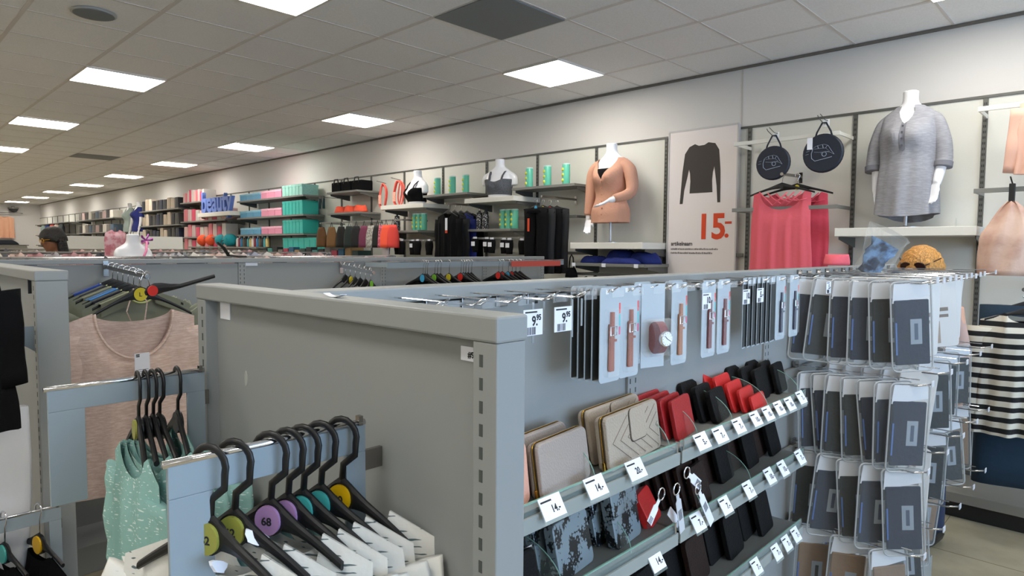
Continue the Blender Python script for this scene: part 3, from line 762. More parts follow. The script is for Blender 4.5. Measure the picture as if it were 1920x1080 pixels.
# black handled bags and coral folded bands
for k in range(3):
    t = wthing('cooler_bag', 'black handled bag, %s of three on the grey shelf' % ORD[k], 'bag', 4.80, 7.88-.25*k, 2.347, 'black handled bags')
    MB().box((-.115,-.09,0),(.115,.09,.13)).build('bag_body', BLACKF, t, bevel=.012)
    MB().tube([(-.06,-.085,.10),(-.04,-.085,.17),(.04,-.085,.17),(.06,-.085,.10)], .008, 6).build('bag_handle', BLACK, t, smooth=True)
    t = wthing('folded_band', 'coral folded fabric band, %s of three below the black bags' % ORD[k], 'folded textile', 4.78, 7.86-.235*k, 2.067, 'coral folded bands')
    MB().rings([[(.11*math.cos(a)*(1-.3*j/4), .09*math.sin(a)*(1-.25*j/4), .085*j/4+.005*math.sin(4*a)*(j > 0)) for a in [2*PI*q/22 for q in range(22)]] for j in range(5)]).build('band_roll', mat('coral_cloth', (244, 92, 62), .8, bump=(20, .5)), t, smooth=True)
# boxes on the three long shelves
def boxes(y0, y1, z, n, h, m, lab, grp, name='storage_box', x=4.83, d=.26, m2=None):
    w = (y0-y1)/n
    for k in range(n):
        t = wthing(name, lab % ORD[k], 'box', x, y0-w*(k+.5), z+.002, grp)
        MB().box((-w/2+.004,-d/2,0),(w/2-.004,d/2,h)).build('box_body', m, t, bevel=.006)
        MB().box((-w/2+.002,-d/2-.003,h-.03),(w/2-.002,d/2+.003,h+.004)).build('box_lid', m2 or m, t, bevel=.003)
BB = mat('box_blue', (84, 160, 200), .35); BP = mat('box_pink', (228, 142, 172), .35); BT = mat('box_pale_teal', (128, 190, 180), .5, mix=('spot', (150, 206, 196), 40)); BTT = mat('box_teal', (44, 180, 168), .4)
for zi, (z, sn) in enumerate(((2.36, 'top'), (2.08, 'second'), (1.80, 'third'))):
    boxes(10.90, 10.15, z, 3, .105, BB, 'light blue box, %s of three on the ' + sn + ' long shelf', 'light blue boxes', m2=mat('box_blue_lid', (120, 186, 216), .3))
    boxes(10.12, 9.42, z, 3, .115, BP, 'pink box, %s of three on the ' + sn + ' long shelf', 'pink boxes', m2=mat('box_pink_lid', (240, 176, 200), .3))
    boxes(9.40, 8.78, z, 6, .155 if zi == 0 else .20, BT if zi == 0 else BTT, ('pale' if zi == 0 else 'bright') + ' teal container, %s of six on the ' + sn + ' long shelf', 'teal containers', 'slim_container')
boxes(9.40, 8.10, 1.562, 8, .17, BTT, 'bright teal container, %s in the lowest row', 'teal containers', 'slim_container')
# teal containers on a small lower shelf and hanging pouches
PCOL = [('brown', (98, 66, 34)), ('brown and tan', (120, 86, 50)), ('black', (22, 22, 22)), ('dark green', (28, 40, 38)), ('black', (20, 20, 22)), ('plum', (112, 48, 76)), ('speckled grey', (128, 124, 116)), ('black', (26, 26, 26)), ('speckled pink', (168, 66, 88)), ('bright coral', (250, 92, 62)), ('coral red', (226, 70, 60))]
seen = {}
for k, (cn, c) in enumerate(PCOL):
    px = [603, 622, 640, 655, 668, 683, 697, 708, 716, 724, 737][k]
    p = onX(px, 440, 4.52+.02*(k % 3))
    seen[cn] = seen.get(cn, 0)+1
    lab = '%s drawstring pouch hanging in the pouch row%s' % (cn, '' if cn != 'black' else ', ' + ORD[seen[cn]-1] + ' black one')
    t = thing('hanging_pouch', lab, 'pouch', (p.x, p.y, 1.90), -PI/2+.3, 'pouches hanging in a row')
    mm = mat('pouch_%d' % k, c, .8, mix=('noise', tuple(min(255, v+60) for v in c), 60) if 'speck' in cn else None)
    MB().rings([[(.085*math.cos(a)*(.55+.45*math.sin(min(1, j/4)*PI/2)), .05*math.sin(a)*(.5+.5*j/6), -.03-.27*j/7) for a in [2*PI*q/16 for q in range(16)]] for j in range(8)]).build('pouch_body', mm, t, smooth=True)
    MB().tube([(-.02,0,-.03),(0,0,.03),(.02,0,-.03)], .004, 5).build('pouch_cord', BLACK, t)
t = wthing('prong_bar', 'long pale hook bar above the hanging pouches', 'hanging bar', 4.62, 7.2, 1.93)
MB().box((-.95,-.006,-.01),(.95,.006,.01)).build('bar', SHELFG, t); 
for s in (-.93, 0, .93): MB().box((s-.005,0,-.008),(s+.005,.38,.008)).build('bar_arm', SHELFG, t)
# "beauty" letters on a white shelf
wshelf(12.36, 10.96, 2.20, 'white', 'white shelf carrying the blue beauty letters', .46, .07)
t = wthing('shop_sign_letters', 'blue standing letters reading beauty on a white shelf', 'sign', 4.63, 11.66, 2.222)
cu = bpy.data.curves.new('lettering', 'FONT'); cu.body = 'beauty'; cu.size = .50; cu.extrude = .03; cu.offset = .012; cu.align_x = 'CENTER'
ob = bpy.data.objects.new('lettering', cu); me = bpy.data.meshes.new_from_object(ob); bpy.data.objects.remove(ob)
me.materials.clear(); me.materials.append(mat('sign_blue', (98, 124, 196), .5))
o = link('letters', me, t); o.rotation_euler = (R(90), 0, 0); o.scale = (.98, 1.0, 1)
# far bays: shelves of pink, dark and pale goods
def goods(y0, y1, z, cols, lab, grp, h=.2, n=8, name='packed_item', x=4.80):
    w = (y0-y1)/n
    for k in range(n):
        c = cols[k % len(cols)]
        hh = h*rng.uniform(.7, 1.0)
        t = wthing(name, lab % ('%s' % ORD[k]), 'goods', x, y0-w*(k+.5), z+.002, grp)
        MB().rings([[(w*.46*sx*(1-.06*j), .11*sy, hh*j/3) for sx, sy in ((-1,-1),(0,-1.1),(1,-1),(1.04,0),(1,1),(0,1.05),(-1,1),(-1.04,0))] for j in range(4)]).build('item_body', mat('goods_%d_%d_%d' % c, c, .5), t, bevel=.006)
pinks = [(214,176,172),(216,120,130),(200,180,176),(212,70,100),(196,190,184)]
for zi, z in enumerate((2.44, 2.08, 1.78, 1.52)):
    wshelf(13.5, 12.0 if zi == 0 else 11.4, z, 'grey', '%s grey shelf of pink packages beside the blue letters' % ORD[zi], .36)
    goods(13.45, 12.4 if zi == 0 else 11.45, z, pinks[zi % 2:]+pinks[:zi % 2], 'small package in pink and pale tones, %s along shelf ' + ['one', 'two', 'three', 'four'][zi] + ' of the pink bay', 'pink packages', .24, 10)
darks = [(26,32,44),(186,170,150),(206,190,172),(24,26,34),(60,58,56),(30,36,60)]
for zi, z in enumerate((2.36, 2.04, 1.74)):
    wshelf(16.0, 13.6, z, 'grey', '%s grey shelf of dark and beige goods past the pink bay' % ORD[zi], .36)
    goods(15.95, 13.7, z, darks[zi:]+darks[:zi], 'folded dark or beige textile, %s along shelf ' + ['one', 'two', 'three'][zi] + ' past the pink bay', 'folded dark and beige textiles', .26, 10, 'folded_textile')
pale = [(96,92,90),(176,150,146),(40,36,38),(206,200,190),(110,104,100),(70,90,110)]
for zi, z in enumerate((2.30, 1.95, 1.62)):
    wshelf(21.5, 18.0, z, 'grey', '%s grey shelf of mixed goods past the blue dressed mannequin' % ORD[zi], .36)
    goods(21.4, 18.1, z, pale[zi*2:]+pale[:zi*2], 'folded mixed garment, %s along shelf ' + ['one', 'two', 'three'][zi] + ' near the far corner', 'folded mixed garments', .22, 10, 'folded_garment')
    wshelf(27.0, 22.5, z, 'grey', '%s grey shelf of mixed goods nearest the far corner' % ORD[zi], .36)
farc = [((150,170,170),'pale teal'),((30,60,130),'blue'),((214,96,90),'coral'),((170,150,140),'taupe'),((60,70,70),'charcoal')]
for k, (c, n_) in enumerate(farc):
    t = wthing('hanging_garment', '%s garment hanging in the last bay before the far corner' % n_, 'garment', 4.70, 26.0-.62*k, 2.30, 'garments of the last bay')
    garment(MB(), .22, .26, .7, .08, .05, .02, .06, .3, .02, 5, k).build('garment_body', mat('far_%d' % k, c, .8), t, smooth=True)
# far wall garment
t = thing('hanging_garment', 'peach garment hanging on the far end wall', 'garment', (3.98, YF-.2, 2.60), 0)
garment(MB(), .26, .28, .75, .08, .05, .02, .06, .3, .02, 5, 9).build('garment_body', mat('far_peach', (214, 160, 130), .8), t, smooth=True)
t = thing('hanging_bar', 'dark bar on the far end wall above the peach garment', 'hanging bar', (4.0, YF-.02, 2.72)); MB().box((-.5,-.2,-.01),(.5,-.17,.01)).build('bar', UPR, t); MB().box((-.5,-.18,-.01),(-.48,0,.01)).build('bar_arm', UPR, t); MB().box((.48,-.18,-.01),(.5,0,.01)).build('bar_arm', UPR, t)
t = thing('display_shelf', 'dark shelf at the far end wall below the peach garment', 'shelf', (4.0, YF-.02, 1.62)); MB().box((-.6,-.4,-.03),(.6,0,0)).build('shelf_board', UPR, t)
t = thing('folded_heap', 'dark navy folded heap on the far end wall shelf', 'folded textile', (3.98, YF-.22, 1.62))
MB().rings([[(.38*math.cos(a)*(1-.5*(j/4)**2), .15*math.sin(a), .16*j/4) for a in [2*PI*q/16 for q in range(16)]] for j in range(5)]).build('heap_cloth', mat('far_navy', (18,24,36), .8), t, smooth=True)
# mannequins in blue and pale clothes on the wall far down
wshelf(17.3, 16.2, 1.75, 'white', 'white shelf under the two dressed mannequins far down the wall', .45)
for k, (y, c, lab) in enumerate(((17.02, (170,186,182), 'white mannequin in a pale grey green top far down the wall'), (16.38, (34,44,120), 'white mannequin in a royal blue top far down the wall'))):
    t = wthing('mannequin', lab, 'mannequin', 4.75, y, 1.752)
    stand(t, 0, .25)
    b = MB(); bs = MB(); torso(bs); b.add([(x, yy, z+.2) for x, yy, z in bs.v], bs.f)
    for s in (-1, 1):
        limb(b, [(s*.13,0,.64),(s*.185,.0,.60),(s*.22,-.02,.40),(s*.2,-.06,.22)], [.05,.045,.036,.024]); hand(b, (s*.2,-.06,.22), (0,-.2,-1), s, (0,-1,0))
    b.build('torso', MANN, t, remesh=.009)
    g = MB(); q = MB(); shell(q, .53, -.02, .012, vee=(.09,.08,1.5), fold=.006, widen=.03); g.add([(x, yy, z+.2) for x, yy, z in q.v], q.f)
    for s in (-1, 1): limb(g, [(s*.125,0,.655),(s*.195,.0,.60),(s*.215,-.01,.50)], [.055,.056,.054])
    g.build('draped_top', mat('far_top_%d' % k, c, .8), t, smooth=True)
# striped sweater and navy trousers on an arm at the frame edge
faceout('faceout arm holding the striped sweater at the frame edge', WX-.03, .43, 1.40, .66)
t = thing('striped_sweater', 'black and cream striped sweater hanging over navy trousers', 'sweater', (4.38, .42, 1.27), -PI/2+.25)
garment(MB(), .20, .22, .66, .09, .05, .02, .07, .35, .02, 4, 4, sleeve=(.50, .06, .07)).build('sweater_body', mat('stripes', (16, 16, 18), .9, mix=('stripe', (206, 200, 186), 5.5)), t, smooth=True)
make_hanger('black hanger of the striped sweater', 'hangers at the frame edge', .18, True, None, (4.38, .42, 1.375), -PI/2+.25, .09, .05)
t = thing('hanging_trousers', 'dark teal navy trousers hanging behind and below the striped sweater', 'trousers', (4.56, .44, 1.26), -PI/2+.25)
MB().rings([[(.21*math.cos(a), .05*math.sin(a)+.01*math.sin(3*a), .04-1.02*k/8) for a in [2*PI*q/20 for q in range(20)]] for k in range(9)]).build('trouser_cloth', mat('deep_navy_teal', (14, 42, 62), .85, bump=(15, .4)), t, smooth=True)
make_hanger('black hanger of the dark teal trousers', 'hangers at the frame edge', .18, True, None, (4.56, .44, 1.40), -PI/2+.25, .09, .05)
# ================================================================== GONDOLAS
TOP = 1.531
def gondola(name, label, x0, x1, yb, ya, yc, posts, xe0, slotz=1.2, depth=.043, endpanel=True, base=True):
    """end panel across ya..yc at x0..x0+depth; a two sided back panel runs from it to x1 about y=yb"""
    t = thing(name, label, 'shelving unit', (x0, yb, 0))
    X = lambda v: v-x0
    Y = lambda v: v-yb
    if endpanel:
        MB().box((X(xe0)+.022, Y(ya)+.03, .05), (X(xe0)+.034, Y(yc)-.03, TOP-.03)).build('end_panel', STEEL, t)
        for a, b in ((ya, ya+.036), (yc-.036, yc)):
            p = MB().box((X(xe0), Y(a), 0), (X(xe0)+depth, Y(b), TOP-.028)).build('end_post', STEEL, t, bevel=.0015)
            sl = MB(); yy = (Y(a)+.023) if a == ya else Y(b)-.023
            for k in range(int(slotz/.0245)):
                z = TOP-.048-.0245*k
                sl.box((X(xe0)-.0006, yy-.0025, z-.0065), (X(xe0)+.004, yy+.0025, z+.0065))
            sl.build('post_slots', STEELD, p)
        MB().box((X(xe0)-.002, Y(ya)-.002, TOP-.028), (X(xe0)+depth+.002, Y(yc)+.002, TOP)).build('end_cap', STEEL, t, bevel=.003)
    MB().box((X(xe0)+depth, -.020, .1), (X(x1), .020, TOP-.03)).build('back_panel', STEEL, t)
    MB().box((X(xe0)+depth, -.032, TOP-.026), (X(x1), .032, TOP)).build('top_cap', STEEL, t, bevel=.003)
    for px in posts:
        p = MB().box((X(px)-.022, -.028, 0), (X(px)+.022, .028, TOP-.026)).build('bay_post', STEEL, t, bevel=.0015)
        sl = MB()
        for k in range(int(slotz/.0245)):
            z = TOP-.048-.0245*k
            for q in (-.012, .012):
                sl.box((X(px)+q-.002, -.0286, z-.0065), (X(px)+q+.002, -.024, z+.0065))
        sl.build('post_slots', STEELD, p)
    if base:
        MB().box((X(xe0)+depth, -.30, .0), (X(x1)-.25, .30, .14)).build('base_deck', STEEL, t, bevel=.003)
    return t
G1 = gondola('gondola_shelving', 'grey steel gondola close by, with the large beige end panel and wallet shelves', .46, 3.85, .95, .465, 1.26, (1.405, 2.24, 3.05, 3.83), .46)
def sticker(name, label, p, w, h, rz, txt=None, par=None):
    t = thing(name, label, 'label', p, rz)
    MB().box((-w/2, -.0012, -h/2), (w/2, 0, h/2)).build('label_card', PAPER, t)
    return t
st = sticker('shelf_sticker', 'small white sticker with dark code at the top of the beige panel', (.4815, .523, 1.483), .040, .016, -PI/2)
text('sticker_code', '#9862-2', .0098, INK, st, (-.008, -.0014, -.004), bold=.0003)
sticker('shelf_sticker', 'square white sticker at the far top corner of the beige panel', (.4815, 1.185, 1.487), .042, .036, -PI/2)
tag(MB().rings([[(.0, .006*math.cos(2*PI*k/14), .014*math.sin(2*PI*k/14)) for k in range(14)], [(-.0008, .005*math.cos(2*PI*k/14), .013*math.sin(2*PI*k/14)) for k in range(14)]]).build('glue_mark', mat('glue_mark_grey', (168, 170, 166), .6)), 'pale oval glue mark on the beige end panel', 'mark').location = (.4818, 1.105, 1.372)
t = thing('curled_tape', 'curled white strip of paper lying on the cap of the beige end panel', 'paper strip', (.475, .80, TOP+.0005))
MB().grid(lambda u, v: (.010*(v-.5), .045*(u-.5), .004*(2*u-1)**2), 8, 2).build('strip', PAPER, t, solid=.0006)

# gondola two, its end panel nearer than its run
G2 = gondola('gondola_shelving', 'long blue grey gondola beyond the first, with hanging arms on it', .40, 4.45, 3.92, 2.15, 4.3, (.60, 1.685, 2.706, 3.707, 4.43), .365, .6, depth=.075)
G3 = thing('gondola_shelving', 'blue grey gondola end post at the edge of the frame beside the pale end panel', 'shelving unit', (.30, 3.3, 0))
MB().box((-.22,0,0),(.085,.05,TOP)).build('end_post', STEEL, G3, bevel=.002)
MB().box((-.22,.05,.1),(.05,.09,TOP-.03)).build('back_panel', STEEL, G3)
for k, (px, py) in enumerate(((473, 491), )):
    p = onY(px, py+2, 3.888); sticker('shelf_sticker', 'white sticker on the blue grey gondola beside its slotted post', (p.x, 3.8985, 1.50), .075, .03, 0)
p = onY(725, 493, 3.88); 
sticker('shelf_sticker', 'white sticker beside the middle slotted post above the sloping arm', (2.80, 3.8985, 1.495), .07, .03, 0)
tag(MB().box((0,-.006,-.02),(.008,0,.02)).build('corner_clip', BLACK), 'small black clip at the top corner of the pale end panel', 'clip').location = (.363, 2.24, 1.485)

# ------------------------------------------------------------------ shelf trays of gondola one
SY = .79
def tray(x0, x1, z, yfront, label, glass=True):
    t = thing('display_shelf', label, 'shelf', (x0, .93, z))
    w, d = x1-x0, .93-yfront
    MB().box((0, -d, -.012), (w, 0, 0)).box((0, -d, -.03), (w, -d+.006, 0)).build('shelf_plate', SHELFG, t)
    MB().box((0, -d-.005, -.004), (w, -d-.001, .020)).build('glass_riser', GLASS, t)
    MB().box((0, -d-.005, .018), (w, -d-.001, .021)).build('riser_edge', GLASSE, t)
    MB().box((0, -d-.010, -.034), (w, -d-.0055, -.004)).build('label_rail', mat('clear_rail', (150, 156, 154), .2), t)
    for x in (.006, w-.012):
        MB().box((x, -d-.008, -.02), (x+.006, -d-.002, .024)).build('riser_clip', CHROME, t)
    return t
ZT, ZM, ZL = 1.112, .912, .668
tray(.52, 1.40, ZT, SY, 'upper shelf tray of the wallet bay, with beige wallets on it')
tray(1.41, 2.24, ZT, SY, 'upper shelf tray farther along, with red and black wallets')
tray(.52, 1.40, ZM, SY, 'second shelf tray of the wallet bay, with snakeskin wallets on it')
tray(1.41, 2.24, ZM, SY, 'second shelf tray farther along, with brown and black wallets')
tray(.52, 1.40, ZL, SY, 'third shelf tray of the wallet bay, low and dark')
tray(1.41, 2.24, ZL, SY, 'third shelf tray farther along, low and dark')
def divider(x, z, label):
    t = thing('shelf_divider', label, 'divider', (x, .925, z+.0005), 0, 'clear shelf dividers')
    pts = [(0,0)]+[(-.128*math.sin(a), .085*math.cos(a)) for a in [PI/2*k/10 for k in range(11)]]
    MB().rings([[(xx, y, zz) for y, zz in pts] for xx in (-.0008,.0008)]).build('divider_sheet', GLASS, t)
    MB().tube([(0, y, zz) for y, zz in pts[1:]], .0012, 5).build('divider_edge', GLASSE, t)
for k, x in enumerate((.85, 1.08, 1.38, 1.52, 1.72, 1.96, 2.22)): divider(x, ZT, 'clear curved divider on the upper tray, %s from the end panel' % ORD[k])
for k, x in enumerate((.98, 1.22, 1.55, 1.85)): divider(x, ZM, 'clear curved divider on the second tray, %s from the end panel' % ORD[k])

# price labels in the rails
PN = {}
def price(x, z, s, label, yf=SY-.011, w=.062, h=.042, tilt=-.55):
    t = thing('price_label', label, 'price label', (x, yf-.004, z), 0, 'price labels on the shelf rails', rx=tilt)
    MB().box((-w/2, -.0015, -h/2), (w/2, 0, h/2)).build('label_card', PAPER, t)
    MB().box((-w/2-.002, -.0006, -h/2-.006), (w/2+.002, .0008, h/2)).build('label_sleeve', GLASS, t)
    text('price_print', s, h*.46, INK, t, (w*(.02 if len(s) < 4 else -.08), -.0017, -h*.24), bold=.0005, squash=.85)
    MB().box((-w*.44, -.0017, h*.26), (w*.05, -.0015, h*.34)).build('title_print', INK, t)
    return t
specs = [(1035,950,'14.-'),(1117,912,'14.-'),(1192,880,'20.-'),(1316,827,'5.-'),(1350,815,'7.-'),(1385,798,'7.-'),(1417,785,'10.-'),(1440,775,'10.-'),(1461,765,'10.-'),(1481,757,'10.-'),(1502,745,'7.-')]
for i, (px, py, s) in enumerate(specs):
    p = onY(px, py, SY-.015); price(p.x, p.z, s, 'white price label on the upper tray rail, %s from the end panel' % ORD[i], w=.062 if i < 5 else .055)
for i, (px, py, s) in enumerate([(1230,1050,'14.-'),(1308,978,'7.-'),(1360,947,'7.-'),(1404,918,'7.-'),(1443,892,'10.-'),(1468,878,'10.-'),(1500,857,'7.-')]):
    p = onY(px, py, SY-.015); price(p.x, p.z, s, 'white price label on the second tray rail, %s from the end panel' % ORD[i], w=.052, h=.046)
for i, (px, py, s) in enumerate([(1418,1062,'7.-'),(1456,1035,'7.-'),(1475,1018,'7.-'),(1492,1002,'7.-')]):
    p = onY(px, py, SY-.015); price(p.x, p.z, s, 'white price label on the third tray rail, %s in view' % ORD[i], w=.050, h=.044)

# wallets: stand on the tray, leaning back; local x width, z up, front face at -y
def rrect(w, h, r, n=5):
    out = []
    for cx, cz, a0 in ((w/2-r, r, -PI/2), (w/2-r, h-r, 0), (-w/2+r, h-r, PI/2), (-w/2+r, r, PI)):
        for k in range(n): a = a0 + PI/2*k/(n-1); out.append((cx+r*math.cos(a), cz+r*math.sin(a)))
    return out
def wallet(x, y, z, w, h, th, m, label, group, lean=-.25, rz=0, zipm=None, flap=False, chevron=False, plain=True, name='wallet', r=.014):
    t = thing(name, label, 'wallet', (x, y, z), rz, group, rx=lean)
    if zipm:
        MB().rings([[(a, -th*.5, b) for a, b in rrect(w, h, r)], [(a, -th*.18, b) for a, b in rrect(w+.003, h+.003, r)]]).build('front_cover', m, t, bevel=.0025)
        MB().rings([[(a, th*.18, b) for a, b in rrect(w+.003, h+.003, r)], [(a, th*.5, b) for a, b in rrect(w, h, r)]]).build('back_cover', m, t, bevel=.0025)
        MB().rings([[(a, -th*.17, b+.002) for a, b in rrect(w-.006, h-.006, r)], [(a, th*.17, b+.002) for a, b in rrect(w-.006, h-.006, r)]]).build('wallet_core', mat('wallet_lining', (92, 82, 70), .8), t)
        z_ = MB(); pts = rrect(w+.002, h+.002, r)
        z_.tube([(a, 0, b) for a, b in pts[5:20]], .0015, 6)
        z_.build('gold_zip', GOLD, t); MB().box((-w/2-.006,-.004,-.0),(-w/2+.001,.002,.022)).build('zip_pull', GOLD, t, bevel=.001)
    else:
        MB().rings([[(a, -th*.5, b) for a, b in rrect(w, h, r)], [(a, th*.5, b) for a, b in rrect(w, h, r)]]).build('wallet_body', m, t, bevel=.002)
    if flap:
        MB().rings([[(a+w*.06, -th*.5-.0012, b+h*.36) for a, b in rrect(w*.32, h*.65, .013)], [(a+w*.06, -th*.5, b+h*.36) for a, b in rrect(w*.32, h*.65, .013)]]).build('flap_edge', mat('dark_edge_leather', (52, 40, 32), .6), t)
        MB().rings([[(a+w*.06, -th*.5-.003, b+h*.38) for a, b in rrect(w*.30, h*.63, .012)], [(a+w*.06, -th*.5, b+h*.38) for a, b in rrect(w*.30, h*.63, .012)]]).build('strap_flap', m, t, bevel=.001)
    if chevron:
        c = MB()
        for k in range(-3, 6):
            x_ = k*w*.14
            for sgn in (1, -1):
                a0 = Vector((x_, -th*.5-.0004, h*.5)); a1 = Vector((x_+w*.30, -th*.5-.0004, h*.5+sgn*h*.42))
                a0.x = max(-w*.46, min(w*.46, a0.x)); 
                if a1.x > w*.46: a1 = a0 + (a1-a0)*((w*.46-a0.x)/max(1e-4, a1.x-a0.x))
                if (a1-a0).length > .01: c.tube([a0, a1], .0009, 5)
        c.build('chevron_stitching', mat('beige_leather_dark', (132, 118, 102), .6), t)
    return t
GOLD = mat('gold_metal', (206, 160, 70), .25, metal=1)
BEI = mat('beige_leather', (172, 158, 142), .5, bump=(220, .25)); BEI2 = mat('taupe_leather', (160, 148, 140), .5, bump=(220, .25))
PNK = mat('pink_leather', (222, 164, 142), .5, bump=(220, .2)); REDL = mat('red_leather', (160, 24, 28), .5, bump=(200, .2)); REDB = mat('bright_red_leather', (196, 36, 34), .45, bump=(200, .2))
BLL = mat('black_leather', (12, 11, 11), .7, spec=.2, bump=(200, .3)); BRL = mat('brown_leather', (36, 20, 14), .65, spec=.25, bump=(200, .3)); SNK = mat('snake_leather', (14, 16, 18), .3, mix=('snake', (120, 134, 142), 150))
def base(px, py, y): return onY(px, py, y)
wallet(.835, .825, ZT, .14, .118, .024, PNK, 'light pink wallet half hidden by the near steel post', None, -.12, .1)
wallet(1.000, .868, ZT, .175, .112, .028, BEI2, 'taupe zip wallet, the rear one of the plain pair', None, -.18, .12, True)
wallet(1.010, .826, ZT, .180, .108, .028, BEI2, 'taupe zip wallet with gold zip, the front one of the plain pair', None, -.15, .12, True)
wallet(1.275, .880, ZT, .245, .122, .028, BEI, 'beige chevron stitched wallet with strap, behind its twin', None, -.18, .10, True, True, True)
wallet(1.268, .830, ZT, .250, .118, .030, BEI, 'beige chevron stitched wallet with strap and gold zip, in front of its twin', None, -.14, .10, True, True, True)
for k in range(4):
    wallet(1.475+.016*k, .90-.022*k, ZT, .135, .112-.003*k, .012, REDL, 'dark red wallet in the stack beside the beige wallets, %s from the back' % ORD[k], 'dark red wallets', -.22, .12+.02*k)
for k in range(3):
    wallet(1.70+.02*k, .90-.03*k, ZT, .12, .112-.010*k, .016, BLL, 'black wallet between the two red stacks, %s from the back' % ORD[k], 'black wallets between the red stacks', -.3, .15)
for k in range(5):
    wallet(1.86+.018*k, .905-.024*k, ZT, .125, .128-.019*k, .010, REDB, 'bright red wallet in the stepped fan, %s from the back' % ORD[k], 'bright red wallets', -.32, .12)
for k in range(6):
    wallet(1.99+.05*k, .905-.02*(k % 3), ZT, .11, .118-.008*(k % 3), .014, BLL, 'black wallet at the far end of the upper tray, %s along' % ORD[k], 'black wallets at the far end', -.25, .12)
# second tray
t = thing('frame_purse', 'black purse with a silver clasp frame, half hidden by the near steel post', 'purse', (.875, .825, ZM), .1, rx=-.2)
MB().rings([[(a, -.014, b) for a, b in rrect(.13, .10, .02)], [(a, .014, b) for a, b in rrect(.13, .10, .02)]]).build('purse_body', BLL, t, bevel=.006)
MB().tube([(-.062,-.004,.03),(-.062,-.004,.098),(.062,-.004,.098),(.066,-.004,.05)], .0032, 8).build('clasp_frame', CHROME, t)
MB().lathe([(.001,-.006),(.006,-.003),(.006,.003),(.001,.006)], 10, Matrix.Translation((0,-.004,.106))).build('clasp_knob', CHROME, t, smooth=True)
for k, (x, y, w, h, lab) in enumerate(((1.045,.882,.125,.112,'snakeskin print wallet at the back of the lower left pair'),(1.065,.838,.135,.118,'snakeskin print wallet in front, beside the silver clasp purse'),(1.235,.880,.115,.140,'upright snakeskin purse behind the one with a flap'),(1.262,.840,.125,.130,'snakeskin purse with a flap, beside the red wallet'))):
    lab = lab.replace('lower left pair', 'pair beside the silver clasp purse')
    w_ = wallet(x, y, ZM, w, h, .024, SNK, lab, None, -.22, .12)
    if k > 1: MB().box((-w/2+.001,-.017,h*.55),(w/2-.001,-.012,h-.006)).build('purse_flap', SNK, w_, bevel=.003)
wallet(1.400, .85, ZM, .10, .085, .022, REDB, 'bright red key wallet under the white tags on the second tray', None, -.5, .3)
for k in range(5):
    wallet(1.51+.020*k, .90-.022*k, ZM, .115, .135-.006*k, .012, BRL, 'brown leather wallet in the stack behind the key rings, %s from the back' % ORD[k], 'brown wallets behind the key rings', -.3, .15)
for k in range(9):
    wallet(1.70+.06*k, .905-.024*(k % 3), ZM, .105, .13-.01*(k % 3), .014, [BLL, BRL, BLL][k % 3], '%s wallet on the far half of the second tray, %s along' % (['black', 'brown', 'black'][k % 3], ORD[k]), 'dark wallets on the second tray', -.28, .1)
# key rings with white tags
def keyring(x, y, z, rot, label, L=.075, m=PAPER):
    t = thing('key_ring', label, 'key ring', (x, y, z), rot[2], 'key rings with white tags', rx=rot[0], ry=rot[1])
    MB().tube([(.014*math.cos(a), 0, .014*math.sin(a)) for a in [2*PI*k/16 for k in range(17)]], .0018, 6).build('ring', CHROME, t, smooth=True)
    MB().prism([(-.006,-.014),(.006,-.014),(.006,-.028),(.012,-.034),(.012,-.034-L),(-.012,-.034-L),(-.012,-.034),(-.006,-.028)], -.0006, .0006).build('white_tag', m, t)
    b = MB()
    for k in range(9): b.box((-.008,-.0009,-.06-.003*k),(.008,-.0006,-.0585-.003*k))
    b.build('barcode_print', INK, t)
    return t
keyring(1.300, .770, 1.035, (0, .75, 0), 'key ring with a short white barcode tag slanting towards the snakeskin purses', .040)
keyring(1.365, .768, 1.030, (0, -.28, 0), 'key ring with a plain long white tag hanging almost straight', .085, mat('paper_grey', (196, 198, 204), .6))
keyring(1.465, .765, 1.005, (0, -.62, 0), 'key ring with a long white barcode tag slanting over the rail', .105)
keyring(1.42, .772, 1.055, (0, -.95, 0), 'key ring with white tag highest in the bunch', .05)
t = thing('swing_tag', 'white paper tag tucked before the red key wallet', 'tag', (1.395, .79, .945), 0, ry=-.8)
MB().box((-.011,-.001,-.035),(.011,.001,.035)).build('tag_card', PAPER, t)
# third tray
for k in range(7):
    wallet(1.10+.05*k, .905-.022*(k % 4), ZL, .12, .13-.01*(k % 4), .014, BLL, 'black purse low on the third tray, %s along' % ORD[k], 'black purses on the third tray', -.25, .12)
wallet(1.18, .815, ZL, .14, .10, .02, REDL, 'dark red wallet low on the third tray under the 14.- label', None, -.3, .1)
for k in range(9):
    wallet(1.50+.075*k, .90-.026*(k % 3), ZL, .12, .15-.012*(k % 3), .016, [BLL, BLL, BRL, BLL][k % 4], '%s wallet on the far half of the third tray, %s along' % (['black', 'black', 'brown', 'black'][k % 4], ORD[k]), 'dark wallets on the third tray', -.25, .1)

